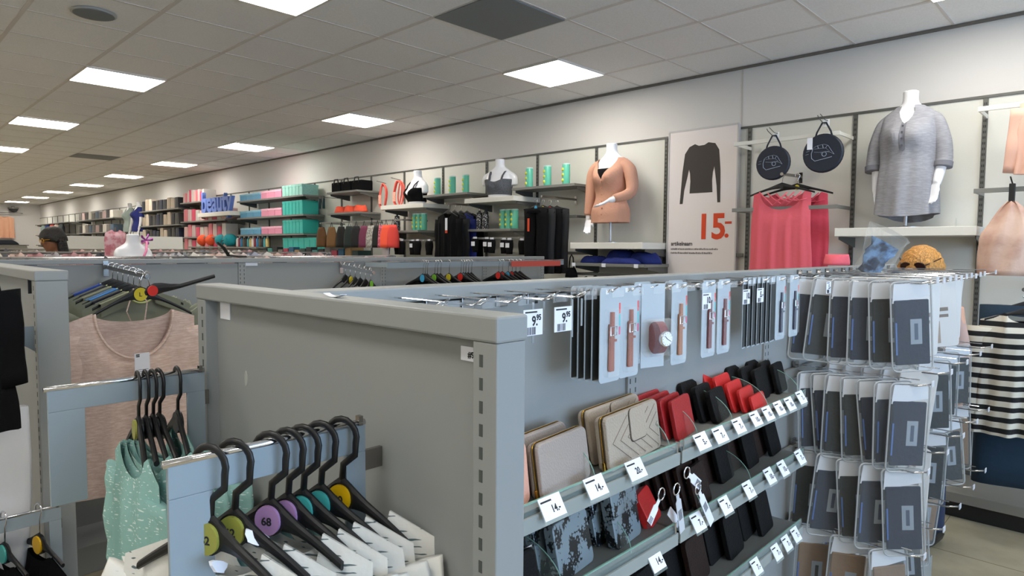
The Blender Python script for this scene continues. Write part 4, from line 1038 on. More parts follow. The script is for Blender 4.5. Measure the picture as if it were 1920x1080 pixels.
# ------------------------------------------------------------------ watch strap hooks and cards
HZ = 1.503
def phook_proto(L):
    t = thing('prong_hook', 'x', 'hook', (0,0,0), 0, 'double prong hooks in the top row')
    w = MB()
    for s in (-.009, .009): w.tube([(s, 0, 0), (s, -L*.85, 0), (s*.8, -L, .012)], .0018, 6)
    w.tube([(-.0072,-L,.012),(.0072,-L,.012)], .0018, 6)
    w.build('prong', CHROME, t, smooth=True)
    MB().box((-.016,-.006,-.02),(.016,0,.014)).build('hook_plate', CHROMED, t, bevel=.001)
    h = MB().tube([(0,0,.012),(0,-L*1.0,.012),(0,-L-.012,.018)], .0016, 6).build('label_arm', CHROME, t)
    MB().box((-.020,-L-.014,-.002),(.020,-L-.012,.014)).build('label_clip', CLEAR, t)
    return t
hx = [.66, .75, .837, .929, 1.022, 1.116, 1.192, 1.272, 1.35, 1.42, 1.485, 1.565, 1.650, 1.76, 1.90, 2.035, 2.145, 2.32]
HP = None
for i, x in enumerate(hx):
    lab = 'chrome double prong hook in the watch strap row, %s from the end panel' % ORD[i]
    if HP is None: HP = phook_proto(.145); HP.location = (x, .93, HZ); HP['label'] = lab
    else: copy(HP, (x, .93, HZ), label=lab)
def hlabel(x, s, label, big=True, z=None, kids=True):
    w, h = (.050, .046) if big else (.044, .040)
    t = thing('price_label', label, 'price label', (x, .765, z or HZ-.010), 0, 'price labels on the prong hooks')
    MB().box((-w/2, -.001, -h), (w/2, 0, 0)).build('label_card', PAPER, t)
    if s == '9.95':
        text('price_print', '9.', .024, INK, t, (-.004, -.0013, -h*.62), bold=.0006, squash=.9); text('price_cents', '95', .014, INK, t, (.008, -.0013, -h*.42), bold=.0005, squash=.9)
    else: text('price_print', s, .022, INK, t, (-.002, -.0013, -h*.62), bold=.0006, squash=.9)
    b = MB(); xx = -w*.34
    while xx < w*.12: b.box((xx, -.0013, -h*.97), (xx+.0011, -.001, -h*.68)); xx += .0011+rng.choice((.0007, .0013, .002))
    b.box((-w*.42, -.0013, -h*.13), (w*.2, -.001, -h*.07))
    b.build('barcode_print', INK, t)
hlabel(.846, '9.95', 'white 9.95 price label half hidden behind the blue post cap')
hlabel(.929, '9.95', 'white 9.95 price label fully in view beside the watch strap cards')
hlabel(.765, '9.95', 'white price label lowest behind the end panel cap', False, HZ-.022)
hlabel(1.485, '10.-', 'white 10.- price label next to the boxed watch', False)
hlabel(1.71, '10.-', 'small white price label between brown and dark red straps', False)
hlabel(1.80, '5.-', 'white 5.- price label above the row of dark cards', False)
hlabel(2.36, '5.-', 'white 5.- price label nearest the tights packs', False)
for k, x in enumerate((.885, .915, 1.0, 1.03)):
    t = thing('hanging_strip', 'thin clear strip hanging from the empty prong hooks, %s from the end panel' % ORD[k], 'plastic strip', (x, .80, HZ-.002), 0, 'clear hanging strips')
    MB().box((-.0025,-.0006,-.075+.02*(k%2)),(.0025,.0006,0)).build('strip', mat('strip_grey', (150,156,160), .3), t)
CARD = mat('strap_card', (178, 188, 196), .45); CARDB_SHADE = mat('card_back_and_shade', (52, 55, 56), .6)  # dark tone: real card backs, and shade painted on covered card fronts
STR = {'cognac': (150, 70, 34), 'tan': (170, 100, 52), 'dark red': (110, 24, 32), 'navy': (26, 34, 66), 'brown': (112, 54, 34)}
def scard_proto(col, front=True):
    t = thing('watch_strap_card', 'x', 'watch strap', (0,0,0), 0)
    W, H = .074, .20
    sh = rrect(W, H, .009); sh = [(a, b-H+.022) for a, b in sh]
    MB().rings([[(a, -.0008, b) for a, b in sh], [(a, .0008, b) for a, b in sh]]).build('backing_card', CARD, t)
    MB().rings([[(a*.97, .0009, b*.985) for a, b in sh], [(a*.97, .0013, b*.985) for a, b in sh]]).build('card_back', CARDB_SHADE, t)
    sm_ = mat('strap_'+col.replace(' ', '_'), STR[col], .45, bump=(160, .3))
    s = MB().rings([[(x*wd, yy, zz) for x, yy in ((-1,-.003),(-.8,-.0075),(.8,-.0075),(1,-.003))] for zz, wd in ((-.155,.0085),(-.15,.0092),(-.10,.0085),(-.055,.0080))]).build('strap', sm_, t)
    MB().rings([[(x*wd+.004, yy, zz) for x, yy in ((-1,-.001),(-.8,-.006),(.8,-.006),(1,-.001))] for zz, wd in ((-.10,.0065),(-.06,.006),(-.03,.0055))]).build('strap_tail', sm_, t)
    MB().tube([(-.011,-.010,-.078),(.011,-.010,-.078),(.011,-.010,-.060),(-.011,-.010,-.060),(-.011,-.010,-.078)], .0013, 6).tube([(0,-.011,-.078),(.002,-.011,-.06)], .001, 5).build('buckle', CHROME, t)
    k = MB().box((-.012,-.010,-.092),(.012,-.007,-.087)).build('strap_loop', sm_, t)
    MB().rings([[(x*a, yy, zz) for x, yy in ((-1,-.0009),(-.9,-.012),(.9,-.012),(1,-.0009))] for zz, a in ((-.165,.020),(-.16,.022),(-.03,.022),(-.024,.018))]).build('blister', CLEAR, t)
    MB().box((W/2-.006,-.0012,-.035),(W/2-.001,-.0008,-.012)).build('coral_print', mat('p_coral', (232, 92, 92), .5), t)
    MB().box((W/2-.006,-.0012,-.062),(W/2-.001,-.0008,-.036)).build('teal_print', mat('p_teal', (72, 190, 196), .5), t)
    MB().box((W/2-.006,-.0012,-.080),(W/2-.001,-.0008,-.063)).build('pink_print', mat('p_pink', (226, 60, 120), .5), t)
    MB().box((-.018,-.0012,.008),(-.008,-.0009,.018)).build('hologram_seal', PAPER, t)
    return t
protos = {}
def shaded_card():
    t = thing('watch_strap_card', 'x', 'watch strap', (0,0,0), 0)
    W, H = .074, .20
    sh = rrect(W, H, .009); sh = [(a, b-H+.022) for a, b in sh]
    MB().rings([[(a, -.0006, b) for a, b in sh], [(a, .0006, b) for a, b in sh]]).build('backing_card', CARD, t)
    MB().box((-W/2+.003, -.0012, -H+.026), (W/2-.002, -.0007, .004)).build('shaded_face', CARDB_SHADE, t)  # pale front painted dark, for the shade of the card hanging before it
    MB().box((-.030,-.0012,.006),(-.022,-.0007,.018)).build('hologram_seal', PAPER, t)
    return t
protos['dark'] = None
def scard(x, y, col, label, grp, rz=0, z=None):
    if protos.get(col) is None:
        protos[col] = scard_proto(col) if col != 'dark' else shaded_card(); t = protos[col]; t.location = (x, y, z or HZ-.004); t.rotation_euler = (0, 0, rz); t['label'] = label; t['group'] = grp
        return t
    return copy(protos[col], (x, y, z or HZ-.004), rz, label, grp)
for k in range(5):
    scard(1.120-.002*(4-k), .862-.017*k, 'cognac' if k == 4 else 'dark', ('cognac' if k == 4 else 'shade painted')+' watch strap card, %s' % ['hindmost of the five on the hook with the edge-on cards', 'second from the back among the edge-on cards', 'third from the back among the edge-on cards', 'fourth from the back among the edge-on cards', 'in front of the edge-on cards'][k], 'strap cards on one hook', .0 if k == 4 else -.05, HZ-.004-(0 if k < 4 else .001))
scard(1.192, .795, 'cognac', 'cognac watch strap card hanging alone beside the boxed watch', 'single strap cards')
for k, (x, y, c, n_) in enumerate(((1.415,.80,'tan','tan watch strap card in front next to the boxed watch'),(1.450,.84,'tan','tan watch strap card behind the other tan one'),(1.36,.87,'brown','brown watch strap card low behind the boxed watch'),(1.50,.86,'brown','brown watch strap card edge between tan and dark red straps'),
    (1.565,.80,'dark red','dark red watch strap card, first of the dark red pair'),(1.650,.80,'dark red','dark red watch strap card, farther of the dark red pair'))):
    scard(x, y, c, n_, 'single strap cards')
for k in range(7):
    scard(1.79+.032*k, .80, 'dark', 'shade painted strap card in the packed row past the dark red pair, %s along' % ORD[k], 'packed shade painted strap cards', .16)
scard(2.035, .80, 'navy', 'navy strap card in front, first of the navy pair', 'navy strap cards'); scard(2.145, .80, 'navy', 'navy strap card in front, farther of the navy pair', 'navy strap cards')
# boxed watch
t = thing('boxed_watch', 'boxed white dial watch with dark red strap in a curved clear case', 'watch', (1.272, .785, HZ-.055), -.25)
MB().box((-.036,-.001,-.115),(.036,.001,.075)).build('backing_card', CARD, t, bevel=.0005)
MB().rings([[(x, -.018-.026*math.cos(a), -.045+.042*math.sin(a)) for a in [2*PI*k/28 for k in range(28)]] for x in (-.034, .034)]).build('clear_case', CLEAR, t, smooth=False)
MB().rings([[(x, -.018-.021*math.cos(a), -.045+.036*math.sin(a)) for a in [2*PI*k/28 for k in range(28)]] for x in (-.012, .012)]).build('watch_strap', mat('strap_dark_red', STR['dark red'], .45), t, smooth=False)
MB().rings([[(r*math.cos(a), y, -.045+r*math.sin(a)) for a in [2*PI*k/28 for k in range(28)]] for r, y in ((.017,-.038),(.018,-.041),(.018,-.044),(.016,-.0455))]).build('watch_case', CHROME, t)
MB().disc((0,-.0462,-.045), .0155, .001, 'y', 28).build('dial', mat('dial_white', (236, 238, 240), .4), t)
hd = MB().tube([(0,-.0472,-.045),(-.007,-.0472,-.038)], .0007, 4).tube([(0,-.0472,-.045),(.010,-.0472,-.050)], .0005, 4)
for k in range(12):
    a = 2*PI*k/12; hd.tube([(.012*math.cos(a), -.0471, -.045+.012*math.sin(a)), (.014*math.cos(a), -.0471, -.045+.014*math.sin(a))], .0004, 4)
hd.build('hands_and_marks', INK, t)

# ------------------------------------------------------------------ tights packs on long hooks
def lhook_proto(L=.445):
    t = thing('long_display_hook', 'x', 'hook', (0,0,0), 0, 'long display hooks with tights')
    MB().tube([(0,0,0),(0,-L*.9,0),(0,-L,.012)], .0032, 8).build('hook_wire', CHROME, t, smooth=True)
    MB().tube([(0,0,.022),(0,-L*.92,.022)], .0022, 6).build('label_arm', CHROME, t)
    MB().box((-.018,-.008,-.025),(.018,0,.035)).build('hook_plate', CHROMED, t)
    MB().box((-.016,-L-.004,.004),(.016,-L,.024)).build('label_clip', mat('clip_frosted', (206, 208, 216), .3), t, bevel=.001)
    return t
LH = None
cols = [2.50, 2.80, 3.10, 3.40, 3.70]
rowz = [1.492, 1.147, .850, .560]
for ci, x in enumerate(cols):
    for ri, z in enumerate(rowz):
        lab = 'long chrome hook, %s column from the wallets, %s row from the top' % (ORD[ci], ORD[ri])
        if LH is None: LH = lhook_proto(); LH.location = (x, .92, z); LH['label'] = lab
        else: copy(LH, (x, .92, z), label=lab)
for k, x in enumerate((2.60, 2.70, 2.9, 3.0, 3.2, 3.3)):
    copy(LH, (x, .92, 1.487+.004*(k % 2)), label='spare long chrome hook in the top row, %s between the columns' % ORD[k])
for ri, z in enumerate(rowz[1:]):
    t = thing('hook_crossbar', 'flat bar carrying the %s row of long tights hooks' % ORD[ri+1], 'hanging bar', (3.1, .915, z-.004))
    MB().box((-.72,-.006,-.016),(.72,.006,.016)).build('bar', SHELFG, t)
    for s in (-.71, .71): MB().box((s-.004,0,-.014),(s+.004,.035,.014)).build('bar_bracket', SHELFG, t)
def pack_proto(m, wm):
    t = thing('tights_pack', 'x', 'tights pack', (0,0,0), 0)
    W, H = .135, .305
    sh = [(a, b-H+.012) for a, b in rrect(W, H, .018)]
    MB().rings([[(a*.99, -.009*q, b) for a, b in sh] for q in (-1, 1)]).build('pack_film', FILM, t)
    MB().rings([[(a, -.001, b) for a, b in [(-W/2+.005,-.06),(W/2-.005,-.038),(W/2-.010,.006),(-W/2+.012,.006)]], [(a, .001, b) for a, b in [(-W/2+.005,-.06),(W/2-.005,-.038),(W/2-.010,.006),(-W/2+.012,.006)]]]).build('white_header', mat('header_white', (206, 208, 214), .5), t)
    MB().tube([(a, 0, b) for a, b in sh]+[(sh[0][0], 0, sh[0][1])], .0028, 5).build('sealed_edge', mat('seal_pale', (176, 180, 184), .4), t)
    MB().box((-W/2+.010,-.006,-H+.035),(W/2-.010,.005,-.050)).build('folded_tights', m, t, bevel=.004)
    fr = MB().box((-.008,-.0078,-.20),(.030,-.0066,-.115)); fr.build('size_card', mat('card_pale', (128, 136, 146), .5), t)
    MB().box((.005,-.0082,-.185),(.017,-.0078,-.130)).build('card_window', wm, t)
    MB().box((-W/2+.010,-.0078,-.235),(-W/2+.015,-.0066,-.125)).build('side_print', mat('side_blue', (44, 84, 150), .5), t)
    return t
def pack2_proto():
    t = thing('tights_pack', 'x', 'tights pack', (0,0,0), 0)
    W, H = .135, .29
    sh = [(a, b-H+.012) for a, b in rrect(W, H, .018)]
    MB().rings([[(a, -.008*q, b) for a, b in sh] for q in (-1, 1)]).build('pack_body', mat('pack_white', (198, 194, 190), .35), t, bevel=.003)
    MB().box((-.05,-.0092,-.13),(.03,-.008,-.115)).box((-.05,-.0092,-.155),(.03,-.008,-.143)).build('stripe_print', mat('print_taupe', (128, 116, 104), .6), t)
    MB().box((-.03,-.0092,-.26),(-.005,-.008,-.17)).build('leg_print', mat('print_taupe2', (158, 142, 126), .6), t)
    return t
NAVYT = mat('tights_navy', (20, 28, 50), .8, spec=.2, bump=(50, .3)); BLKT = mat('tights_black', (18, 23, 27), .8, spec=.2, bump=(50, .3)); BRNT = mat('tights_tan', (120, 92, 66), .7, bump=(50, .3))
PP = [pack_proto(NAVYT, mat('window_navy', (40, 52, 78), .5)), pack_proto(BLKT, BLACK), pack2_proto(), pack_proto(BRNT, BLACK)]
used = [False]*4
PNAME = ['navy tights pack', 'black tights pack', 'white tights pack', 'tan tights pack']
plan = {(0,0):[0,1,0,0,1,0],(0,1):[0,0,1,1,0,0,0],(0,2):[1,0,1,0,0],(0,3):[3,3,3],
        (1,0):[1,2,2,2,2],(1,1):[2,0,1,0,2],(1,2):[1,2,2,2],(1,3):[3,2,1],
        (2,0):[2,2,1,2],(2,1):[1,1,1,1],(2,2):[3,2,2,1],(2,3):[2,3],
        (3,0):[2,1,2],(3,1):[1,1,1],(3,2):[3,1,3,1],(3,3):[3,3],(4,1):[1,1,1],(4,2):[3,1,3],(4,0):[2,2]}
for (ci, ri), ks in plan.items():
    n = len(ks)
    for j, k in enumerate(ks):
        y = .86 - (.36 if ci == 0 else .33)*(j+.3)/n
        x = cols[ci]; z = rowz[ri]-.006
        if ci == 0 and ri == 0: y = .86-.062*j*1.0
        lab = '%s, %s from the panel on the %s hook of the %s row' % (PNAME[k], ORD[j], ORD[ci], ['top', 'second', 'third', 'fourth'][ri])
        rz = -.92 + rng.uniform(-.16, .16) if k != 2 else -.8+rng.uniform(-.2, .2)
        tilt = rng.uniform(-.11, .11)
        if not used[k]: used[k] = True; q = PP[k]; q.location = (x, y, z); q.rotation_euler = (0, tilt, rz); q['label'] = lab; q['group'] = 'tights packs on long hooks'
        else: copy(PP[k], (x, y, z), rz, lab, 'tights packs on long hooks', ry=tilt)
# crumpled clear bag standing up above the hooks
t = thing('crumpled_clear_bag', 'crumpled clear bag of blue denim sticking up above the top hooks', 'plastic bag', (2.90, .80, 1.50), -.9, ry=.5)
b = MB(); rr = random.Random(3)
b.rings([[((.05+.035*k/6)*math.cos(a)*(1+.15*math.sin(3*a+k)), (.03+.008*k/6)*math.sin(a)*(1+.15*math.sin(5*a+k*2)), .0+.20*k/6) for a in [2*PI*q/22 for q in range(22)]] for k in range(7)]).build('bag_film', FILM, t)
MB().rings([[((.035+.02*k/5)*math.cos(a)*(1+.2*math.sin(3*a+k*2)), .022*math.sin(a)*(1+.2*math.sin(4*a+k*2)), .01+.14*k/5) for a in [2*PI*q/18 for q in range(18)]] for k in range(6)]).build('denim_inside', mat('denim', (30, 42, 66), .8, mix=('noise', (104, 138, 178), 22)), t)
t = thing('pink_sleeve', 'coral pink cloth edge showing behind the clear bag', 'garment', (3.25, 1.02, 1.545), 0)
MB().rings([[(.10*math.cos(a)*(1-.5*(k/4)**2), .05*math.sin(a), .05*k/4-.012) for a in [2*PI*q/18 for q in range(18)]] for k in range(5)]).build('cloth', PK, t, smooth=True)
# ================================================================== HANGING FRAMES IN FRONT
FR = mat('frame_steel', (142, 154, 162), .4, spec=.4)
def rail_frame(name, label, y, x0, x1, z, leg0, leg1, mount, lw=.045):
    t = thing('garment_rail', label, 'hanging rail', (x0, y, z))
    w = x1-x0
    MB().box((0, -.003, -.034), (w, .003, 0)).build('rail_plate', FR, t, bevel=.0008)
    MB().tube([(-.004, 0, .003), (w, 0, .003)], .0042, 10).build('chrome_strip', CHROME, t, smooth=True)
    MB().box((0, -.003, -leg0), (lw, .003, -.034)).build('frame_leg', FR, t, bevel=.0008)
    MB().box((w-lw*.62, -.003, -leg1), (w, .003, -.034)).build('frame_leg', FR, t, bevel=.0008)
    MB().box((w-.012, -.002, -.06), (mount-x0, .004, -.034)).build('mounting_lug', CHROMED, t)
    MB().box((w-.012, -.002, -leg1), (mount-x0, .004, -leg1+.03)).build('mounting_lug', CHROMED, t)
    MB().box((w-.010, -.004, 0), (w-.004, .004, .012)).build('end_pin', CHROMED, t)
    return t
rail_frame('a', 'flat steel hanging frame closest to the camera, holding white printed tops', .70, .222, .4555, 1.376, .42, .42, .4815)
rail_frame('b', 'flat steel hanging frame at the far post of the beige panel, holding teal tops', 1.22, .2165, .4545, 1.372, .185, .42, .4615, .05)
rail_frame('c', 'low flat steel hanging frame before the pale end panel by the frame edge', 2.10, .12, .395, .885, .5, .5, .396)
MATS.pop('x', None)
HGA = 'black plastic hangers on the closest frame'
WPR = mat('white_printed_cotton', (218, 218, 214), .9, spec=.1, bump=(24, .35), mix=('dash', (96, 110, 112), 60))
TIN = mat('pale_teal_cotton', (132, 176, 176), .9, spec=.1, bump=(24, .35))
TEALD = mat('teal_dashed_cotton', (142, 184, 180), .9, spec=.1, bump=(20, .4), mix=('dash', (214, 228, 226), 95))
def baby_hanger(x, y, z, disc, label, rz=-PI/2, letter=None, half=.092, grp=HGA):
    t = make_hanger(label, grp, half, False, disc, (x, y, z), rz, .086, .048, .0170)
    if letter: text('size_print', letter, .013, INK, t, (-.007, -.0088, -.101), bold=.0003)
    return t
dA = [(.423, AMB, 'with amber size disc', '80'), (.394, TEA, 'with teal size disc next to the amber one', '74'), (.371, TEA, 'with teal size disc next to the purple ones', '74'), (.352, PUR, 'with purple size disc next to the teal ones', '68'), (.331, PUR, 'with purple size disc farther from the amber one', '68'), (.290, OLI, 'with olive size disc next to the purple ones', '62'), (.264, OLI, 'with olive size disc nearest the frame leg', '62')]
for i, (x, d, n_, s) in enumerate(dA):
    baby_hanger(x, .70, 1.3865, d, 'black plastic hanger %s on the closest frame' % n_, -PI/2 + .50 + rng.uniform(-.06, .06), s)
for i, (x, d, n_, s) in enumerate(dA):
    t = thing('infant_shirt', 'white printed infant top on the hanger %s' % n_.replace(' size disc', ' disc'), 'baby top', (x+.003, .70, 1.280), -PI/2+.48+.03*(i % 3), 'white printed tops on the closest frame')
    garment(MB(), .122, .150, .42, .060, .075, .035, .014, .42, .006, 5, i, sleeve=(.12, .35, .045)).build('top_body', WPR, t, smooth=True)
    q = MB(); q.grid(lambda u, v: ((u*2-1)*.085, .010-.008*(2*u-1)**2, -.028-.016*(1-(2*u-1)**2)-v*.09), 14, 4); q.build('inner_back', TIN, t, smooth=True)
t = thing('orange_label', 'small orange sticker inside the neck of a white printed top', 'label', (.318, .685, 1.222), -PI/2+.3); MB().disc((0,-.004,0), .008, .001).build('sticker_disc', mat('sticker_orange', (206, 92, 40), .5), t)
for k, (x, z) in enumerate(((.300, 1.286), (.262, 1.268))):
    t = thing('white_clip_tag', 'crumpled white plastic tag among the olive disc hangers, %s' % ['upper one', 'lower one'][k], 'tag', (x, .672, z), -.5+k, ry=.5)
    MB().rings([[(.012*math.cos(a)*(1+.3*math.sin(3*a)), .003*math.sin(a)+yy, .007*math.sin(a)*(1+.2*math.cos(2*a))) for a in [2*PI*q/12 for q in range(12)]] for yy in (0,.004)]).build('tag_plastic', PAPER, t)
# teal tops on frame B
HGB = 'black plastic hangers on the far post frame'
for i, x in enumerate((.345, .357, .368, .378)):
    baby_hanger(x, 1.22, 1.383, OLI if i == 0 else None, 'black plastic hanger of the %s teal top in the bunch on the far post frame' % ORD[i], -PI/2-.05+.06*(i-1), None, .08, HGB)
    t = thing('infant_shirt', 'teal dashed top, %s in the bunch on the far post frame' % ORD[i], 'baby top', (x-.012+.008*i, 1.20-.004*i, 1.262), -PI/2+.22+.16*(i-1.5), 'teal tops on the far post frame')
    garment(MB(), .125, .160, .48, .07, .05, .03, .018, .62, .010, 5, i+20, sleeve=(.24, .10, .046)).build('top_body', TEALD, t, smooth=True)
baby_hanger(.408, 1.22, 1.383, None, 'black plastic hanger alone near the beige panel on the far post frame', -PI/2-.05, None, .075, HGB)
t = thing('infant_shirt', 'narrow teal top alone near the beige panel on the far post frame', 'baby top', (.410, 1.22, 1.275), -PI/2-.05, 'teal tops on the far post frame')
garment(MB(), .075, .10, .40, .04, .05, .03, .014, .5, .006, 4, 31).build('top_body', TEALD, t, smooth=True)
# frame C
for i, x in enumerate((.19, .27, .345)):
    t = make_hanger('black clip hanger with chrome hook, %s on the low frame by the frame edge' % ORD[i], 'clip hangers on the low frame', .13, True, [None, TEA, AMB][i], (x, 2.10, .905), -PI/2+.25, .10, .03, .024)
    q = thing('hanging_garment', 'dark garment under the %s clip hanger of the low frame' % ORD[i], 'garment', (x, 2.10, .775), -PI/2+.25, 'dark garments on the low frame')
    garment(MB(), .14, .16, .4, .05, .02, .02, .02, .4, .008, 5, i).build('garment_body', BLACKF, q, smooth=True)
# bracket, black top and white trousers on the pale end panel
t = thing('faceout_arm', 'blue grey gusset bracket with a chrome loop arm on the pale end panel', 'hanging arm', (.387, 2.235, 1.375), 0, 'faceout arms')
MB().prism([(0,0),(-.002,-.0),(-.075,0),(-.075,-.008),(-.045,-.05),(0,-.085)], -.002, .002, Matrix.Translation((-.0,-.02,0)) @ Matrix.Rotation(0, 4, 'Z')).build('gusset_plate', FR, t)
MB().box((-.16,-.024,-.030),(-.07,-.019,-.004)).build('arm_bar', CHROMED, t)
MB().tube([(-.075,-.022,-.034),(-.068,-.022,-.034),(-.068,-.022,.002),(-.075,-.022,.002),(-.13,-.022,.004),(-.15,-.022,-.01)], .003, 6).build('chrome_loop', CHROME, t)
t = thing('hanging_shirt', 'black short sleeved top cut by the frame edge beside the pale panel', 'top', (.140, 2.02, 1.555), .1)
garment(MB(), .13, .165, .42, .06, .03, .02, .03, .5, .012, 5, 2, sleeve=(.24, .12, .06)).build('top_body', BLACKF, t, smooth=True)
make_hanger('black hanger of the black top at the frame edge', 'hangers at the pale panel', .12, True, None, (.140, 2.02, 1.655), .1, .09, .05)
t = thing('hanging_trousers', 'white trousers hanging below the black top by the frame edge', 'trousers', (.225, 2.17, 1.16), .1)
MB().rings([[(.12*math.cos(a)*(1-.25*k/8)+.01*math.sin(k*.8), .035*math.sin(a)+.012*math.sin(4*a+k*.4), .0-.95*k/8) for a in [2*PI*q/24 for q in range(24)]] for k in range(9)]).build('trouser_cloth', mat('white_cotton', (222, 222, 226), .9, bump=(12, .4)), t, smooth=True)

# ------------------------------------------------------------------ pink shirt group on the sloping arm of gondola two
faceout('chrome faceout arm behind the beige pink shirt', .965, 3.888, 1.492, .66, (0,-1), CHROMED, .030, group='faceout arms')
HP_ = onY(265, 548, 3.22)
sc_cols = [('royal blue', (34, 66, 150)), ('navy', (24, 30, 48)), ('olive grey', (122, 126, 108)), ('bright blue', (40, 110, 180)), ('navy', (24, 28, 44)), ('olive grey', (118, 122, 104))]
for i, (n_, c) in enumerate(sc_cols):
    y = 3.78-.085*i
    make_hanger('black chrome hooked hanger behind the pink shirt, %s from the gondola' % ORD[i], 'hangers behind the pink shirt', .20, True, None, (.965, y, 1.512-.004*i), .12*(i % 2), .095, .075)
    t = thing('hanging_tee', '%s tee with %s shoulders behind the pink shirt, %s from the gondola' % ('grey', n_, ORD[i]), 't-shirt', (.965, y-.004, 1.413-.004*i), .12*(i % 2), 'tees behind the pink shirt')
    garment(MB(), .235, .25, .60, .06, .05, .02, .022, .42, .008, 5, i, sleeve=(.20, .55, .085)).build('tee_body', mat('olive_tee', (124, 128, 112), .9, bump=(20, .3)), t, smooth=True)
    for s in (-1, 1):
        y_ = MB().add([(s*.055,-.030,-.002),(s*.175,-.032,-.052),(s*.175,-.034,-.11),(s*.055,-.036,-.06),(s*.055,.030,-.002),(s*.175,.032,-.052),(s*.175,.034,-.11),(s*.055,.036,-.06)], [(0,1,2,3),(4,5,6,7),(0,1,5,4)])
        y_.build('shoulder_panel', mat('shoulder_%d' % i, c, .8), t)
    MB().tube([(s*.06, -.026, -.001-.055*math.sqrt(max(0,1-s*s))) for s in [-1+k/6 for k in range(13)]], .004, 6).build('pale_collar', mat('lime_edge', (196, 206, 140), .8), t, smooth=True)
t = make_hanger('black hanger with yellow size disc inside the beige pink shirt', 'hangers behind the pink shirt', .215, True, YEL, (HP_.x, 3.235, HP_.z+.098), 0, .098, .105, .030)
text('size_print', 'L', .026, INK, t, (-.008, -.0092, -.117), bold=.0003)
PS = mat('beige_pink_slub', (212, 184, 172), .95, spec=.08, bump=(45, .3), mix=('streak', (228, 206, 196), 30))
zt = onY(195, 592, 3.22).z
t = thing('oversized_shirt', 'large beige pink scoop neck shirt with three quarter sleeves and white tag', 'shirt', (onY(252, 600, 3.22).x, 3.22, zt+.012), .03)
garment(MB(), .262, .265, .80, .158, .205, .045, .030, .36, .012, 4, 12, sleeve=(.40, .07, .085), waist=.0, nv=30, nu=56).build('shirt_body', PS, t, smooth=True)
MB().tube([(s*.158, -.034+.018*abs(s)**4, -.205*math.sqrt(max(0,1-s*s))-.002) for s in [math.sin(a) for a in [-PI/2+PI*k/28 for k in range(29)]]], .005, 6, .5).build('neck_binding', PS, t, smooth=True)
MB().box((-.008,.024,-.083),(.008,.026,-.064)).box((-.004,.022,-.10),(.006,.024,-.083)).build('neck_label', INK, t)
MB().tube([(-.008,.022,-.045),(-.03,-.0,-.0),(.01,.03,.10)], .003, 5, .4).tube([(.05,.022,-.045),(.055,.0,.04),(.02,.03,.10)], .003, 5, .4).build('hanging_loops', PS, t)
g_ = thing('swing_tag', 'white swing tag with black mark on the beige pink shirt', 'tag', tuple(onY(267, 690, 3.12)), 0)
MB().box((-.030,-.001,-.066),(.030,.001,.066)).build('tag_card', PAPER, g_); MB().box((-.024,-.0016,.050),(-.010,-.001,.055)).box((-.024,-.0016,.057),(-.010,-.001,.062)).build('tag_mark', INK, g_)
b = MB()
for k in range(6): b.box((-.022+.006*(k % 2),-.0016,-.052+.009*k),(.024,-.001,-.050+.009*k))
b.build('tag_print', mat('print_grey2', (120, 120, 124), .7), g_)
# tilted hanger with red disc
p = onY(283, 545, 2.95)
t = thing('clothes_hanger', 'tilted black hanger with red size disc beside the pink shirt hook', 'hanger', tuple(p), .25, 'hangers behind the pink shirt', ry=-.23)
MB().rings([[(x_, .006*math.cos(q*PI/5), z_+r_*math.sin(q*PI/5)) for q in range(10)] for x_, z_, r_ in ((-.025,-.004,.010),(-.01,.0,.022),(.02,.002,.026),(.05,-.001,.022),(.09,-.010,.015),(.13,-.016,.010),(.30,-.018,.009))]).build('hanger_body', BLACK, t)
MB().disc((.0,-.012,0), .022, .004, 'y', 24).build('size_disc', RED, t)
MB().tube([(0,0,.02),(0,0,.05),(.015,0,.07),(0,0,.085),(-.014,0,.072)], .0022, 6).build('hook', CHROME, t, smooth=True)

# ------------------------------------------------------------------ arm and bar farther along gondola two
faceout('sloping chrome faceout arm with the green disc hanger', 2.36, 3.888, 1.475, .38, (0,-1), CHROME, .035)
for i in range(6):
    make_hanger('black hanger on the sloping arm, %s from the gondola%s' % (ORD[i], ', with green size disc' if i == 5 else ''), 'hangers on the sloping arm', .17, True, GRN if i == 5 else (YEL if i == 1 else None), (2.36, 3.84-.06*i, 1.497-.005*i), .5+.05*(i % 3), .10, .06, .026)
t = thing('garment_rail', 'long straight grey rail with chrome edge before the far bays of the second gondola', 'hanging rail', (2.53, 3.6, 1.503))
MB().box((0,-.003,-.040),(1.84,.003,0)).build('rail_plate', FR, t); MB().tube([(0,0,.003),(1.84,0,.003)], .0045, 8).build('chrome_strip', CHROME, t)
for x in (.02, 1.82): MB().box((x,0,-.035),(x+.006,.29,-.005)).build('rail_bracket', FR, t)
t = thing('red_header', 'narrow red header strip at the end of the long grey rail', 'header strip', (3.98, 3.56, 1.478))
MB().box((-.30,-.003,-.022),(.30,.003,.022)).build('strip', mat('header_red', (196, 84, 72), .5), t)
hs = [(793,BLU),(797,None),(801,None),(815,GRN),(820,None),(826,None),(842,YEL),(864,RED),(869,BLU),(873,None),(878,None),(884,None),(935,RED),(942,RED),(953,BLU),(960,RED),(967,None),(975,None)]
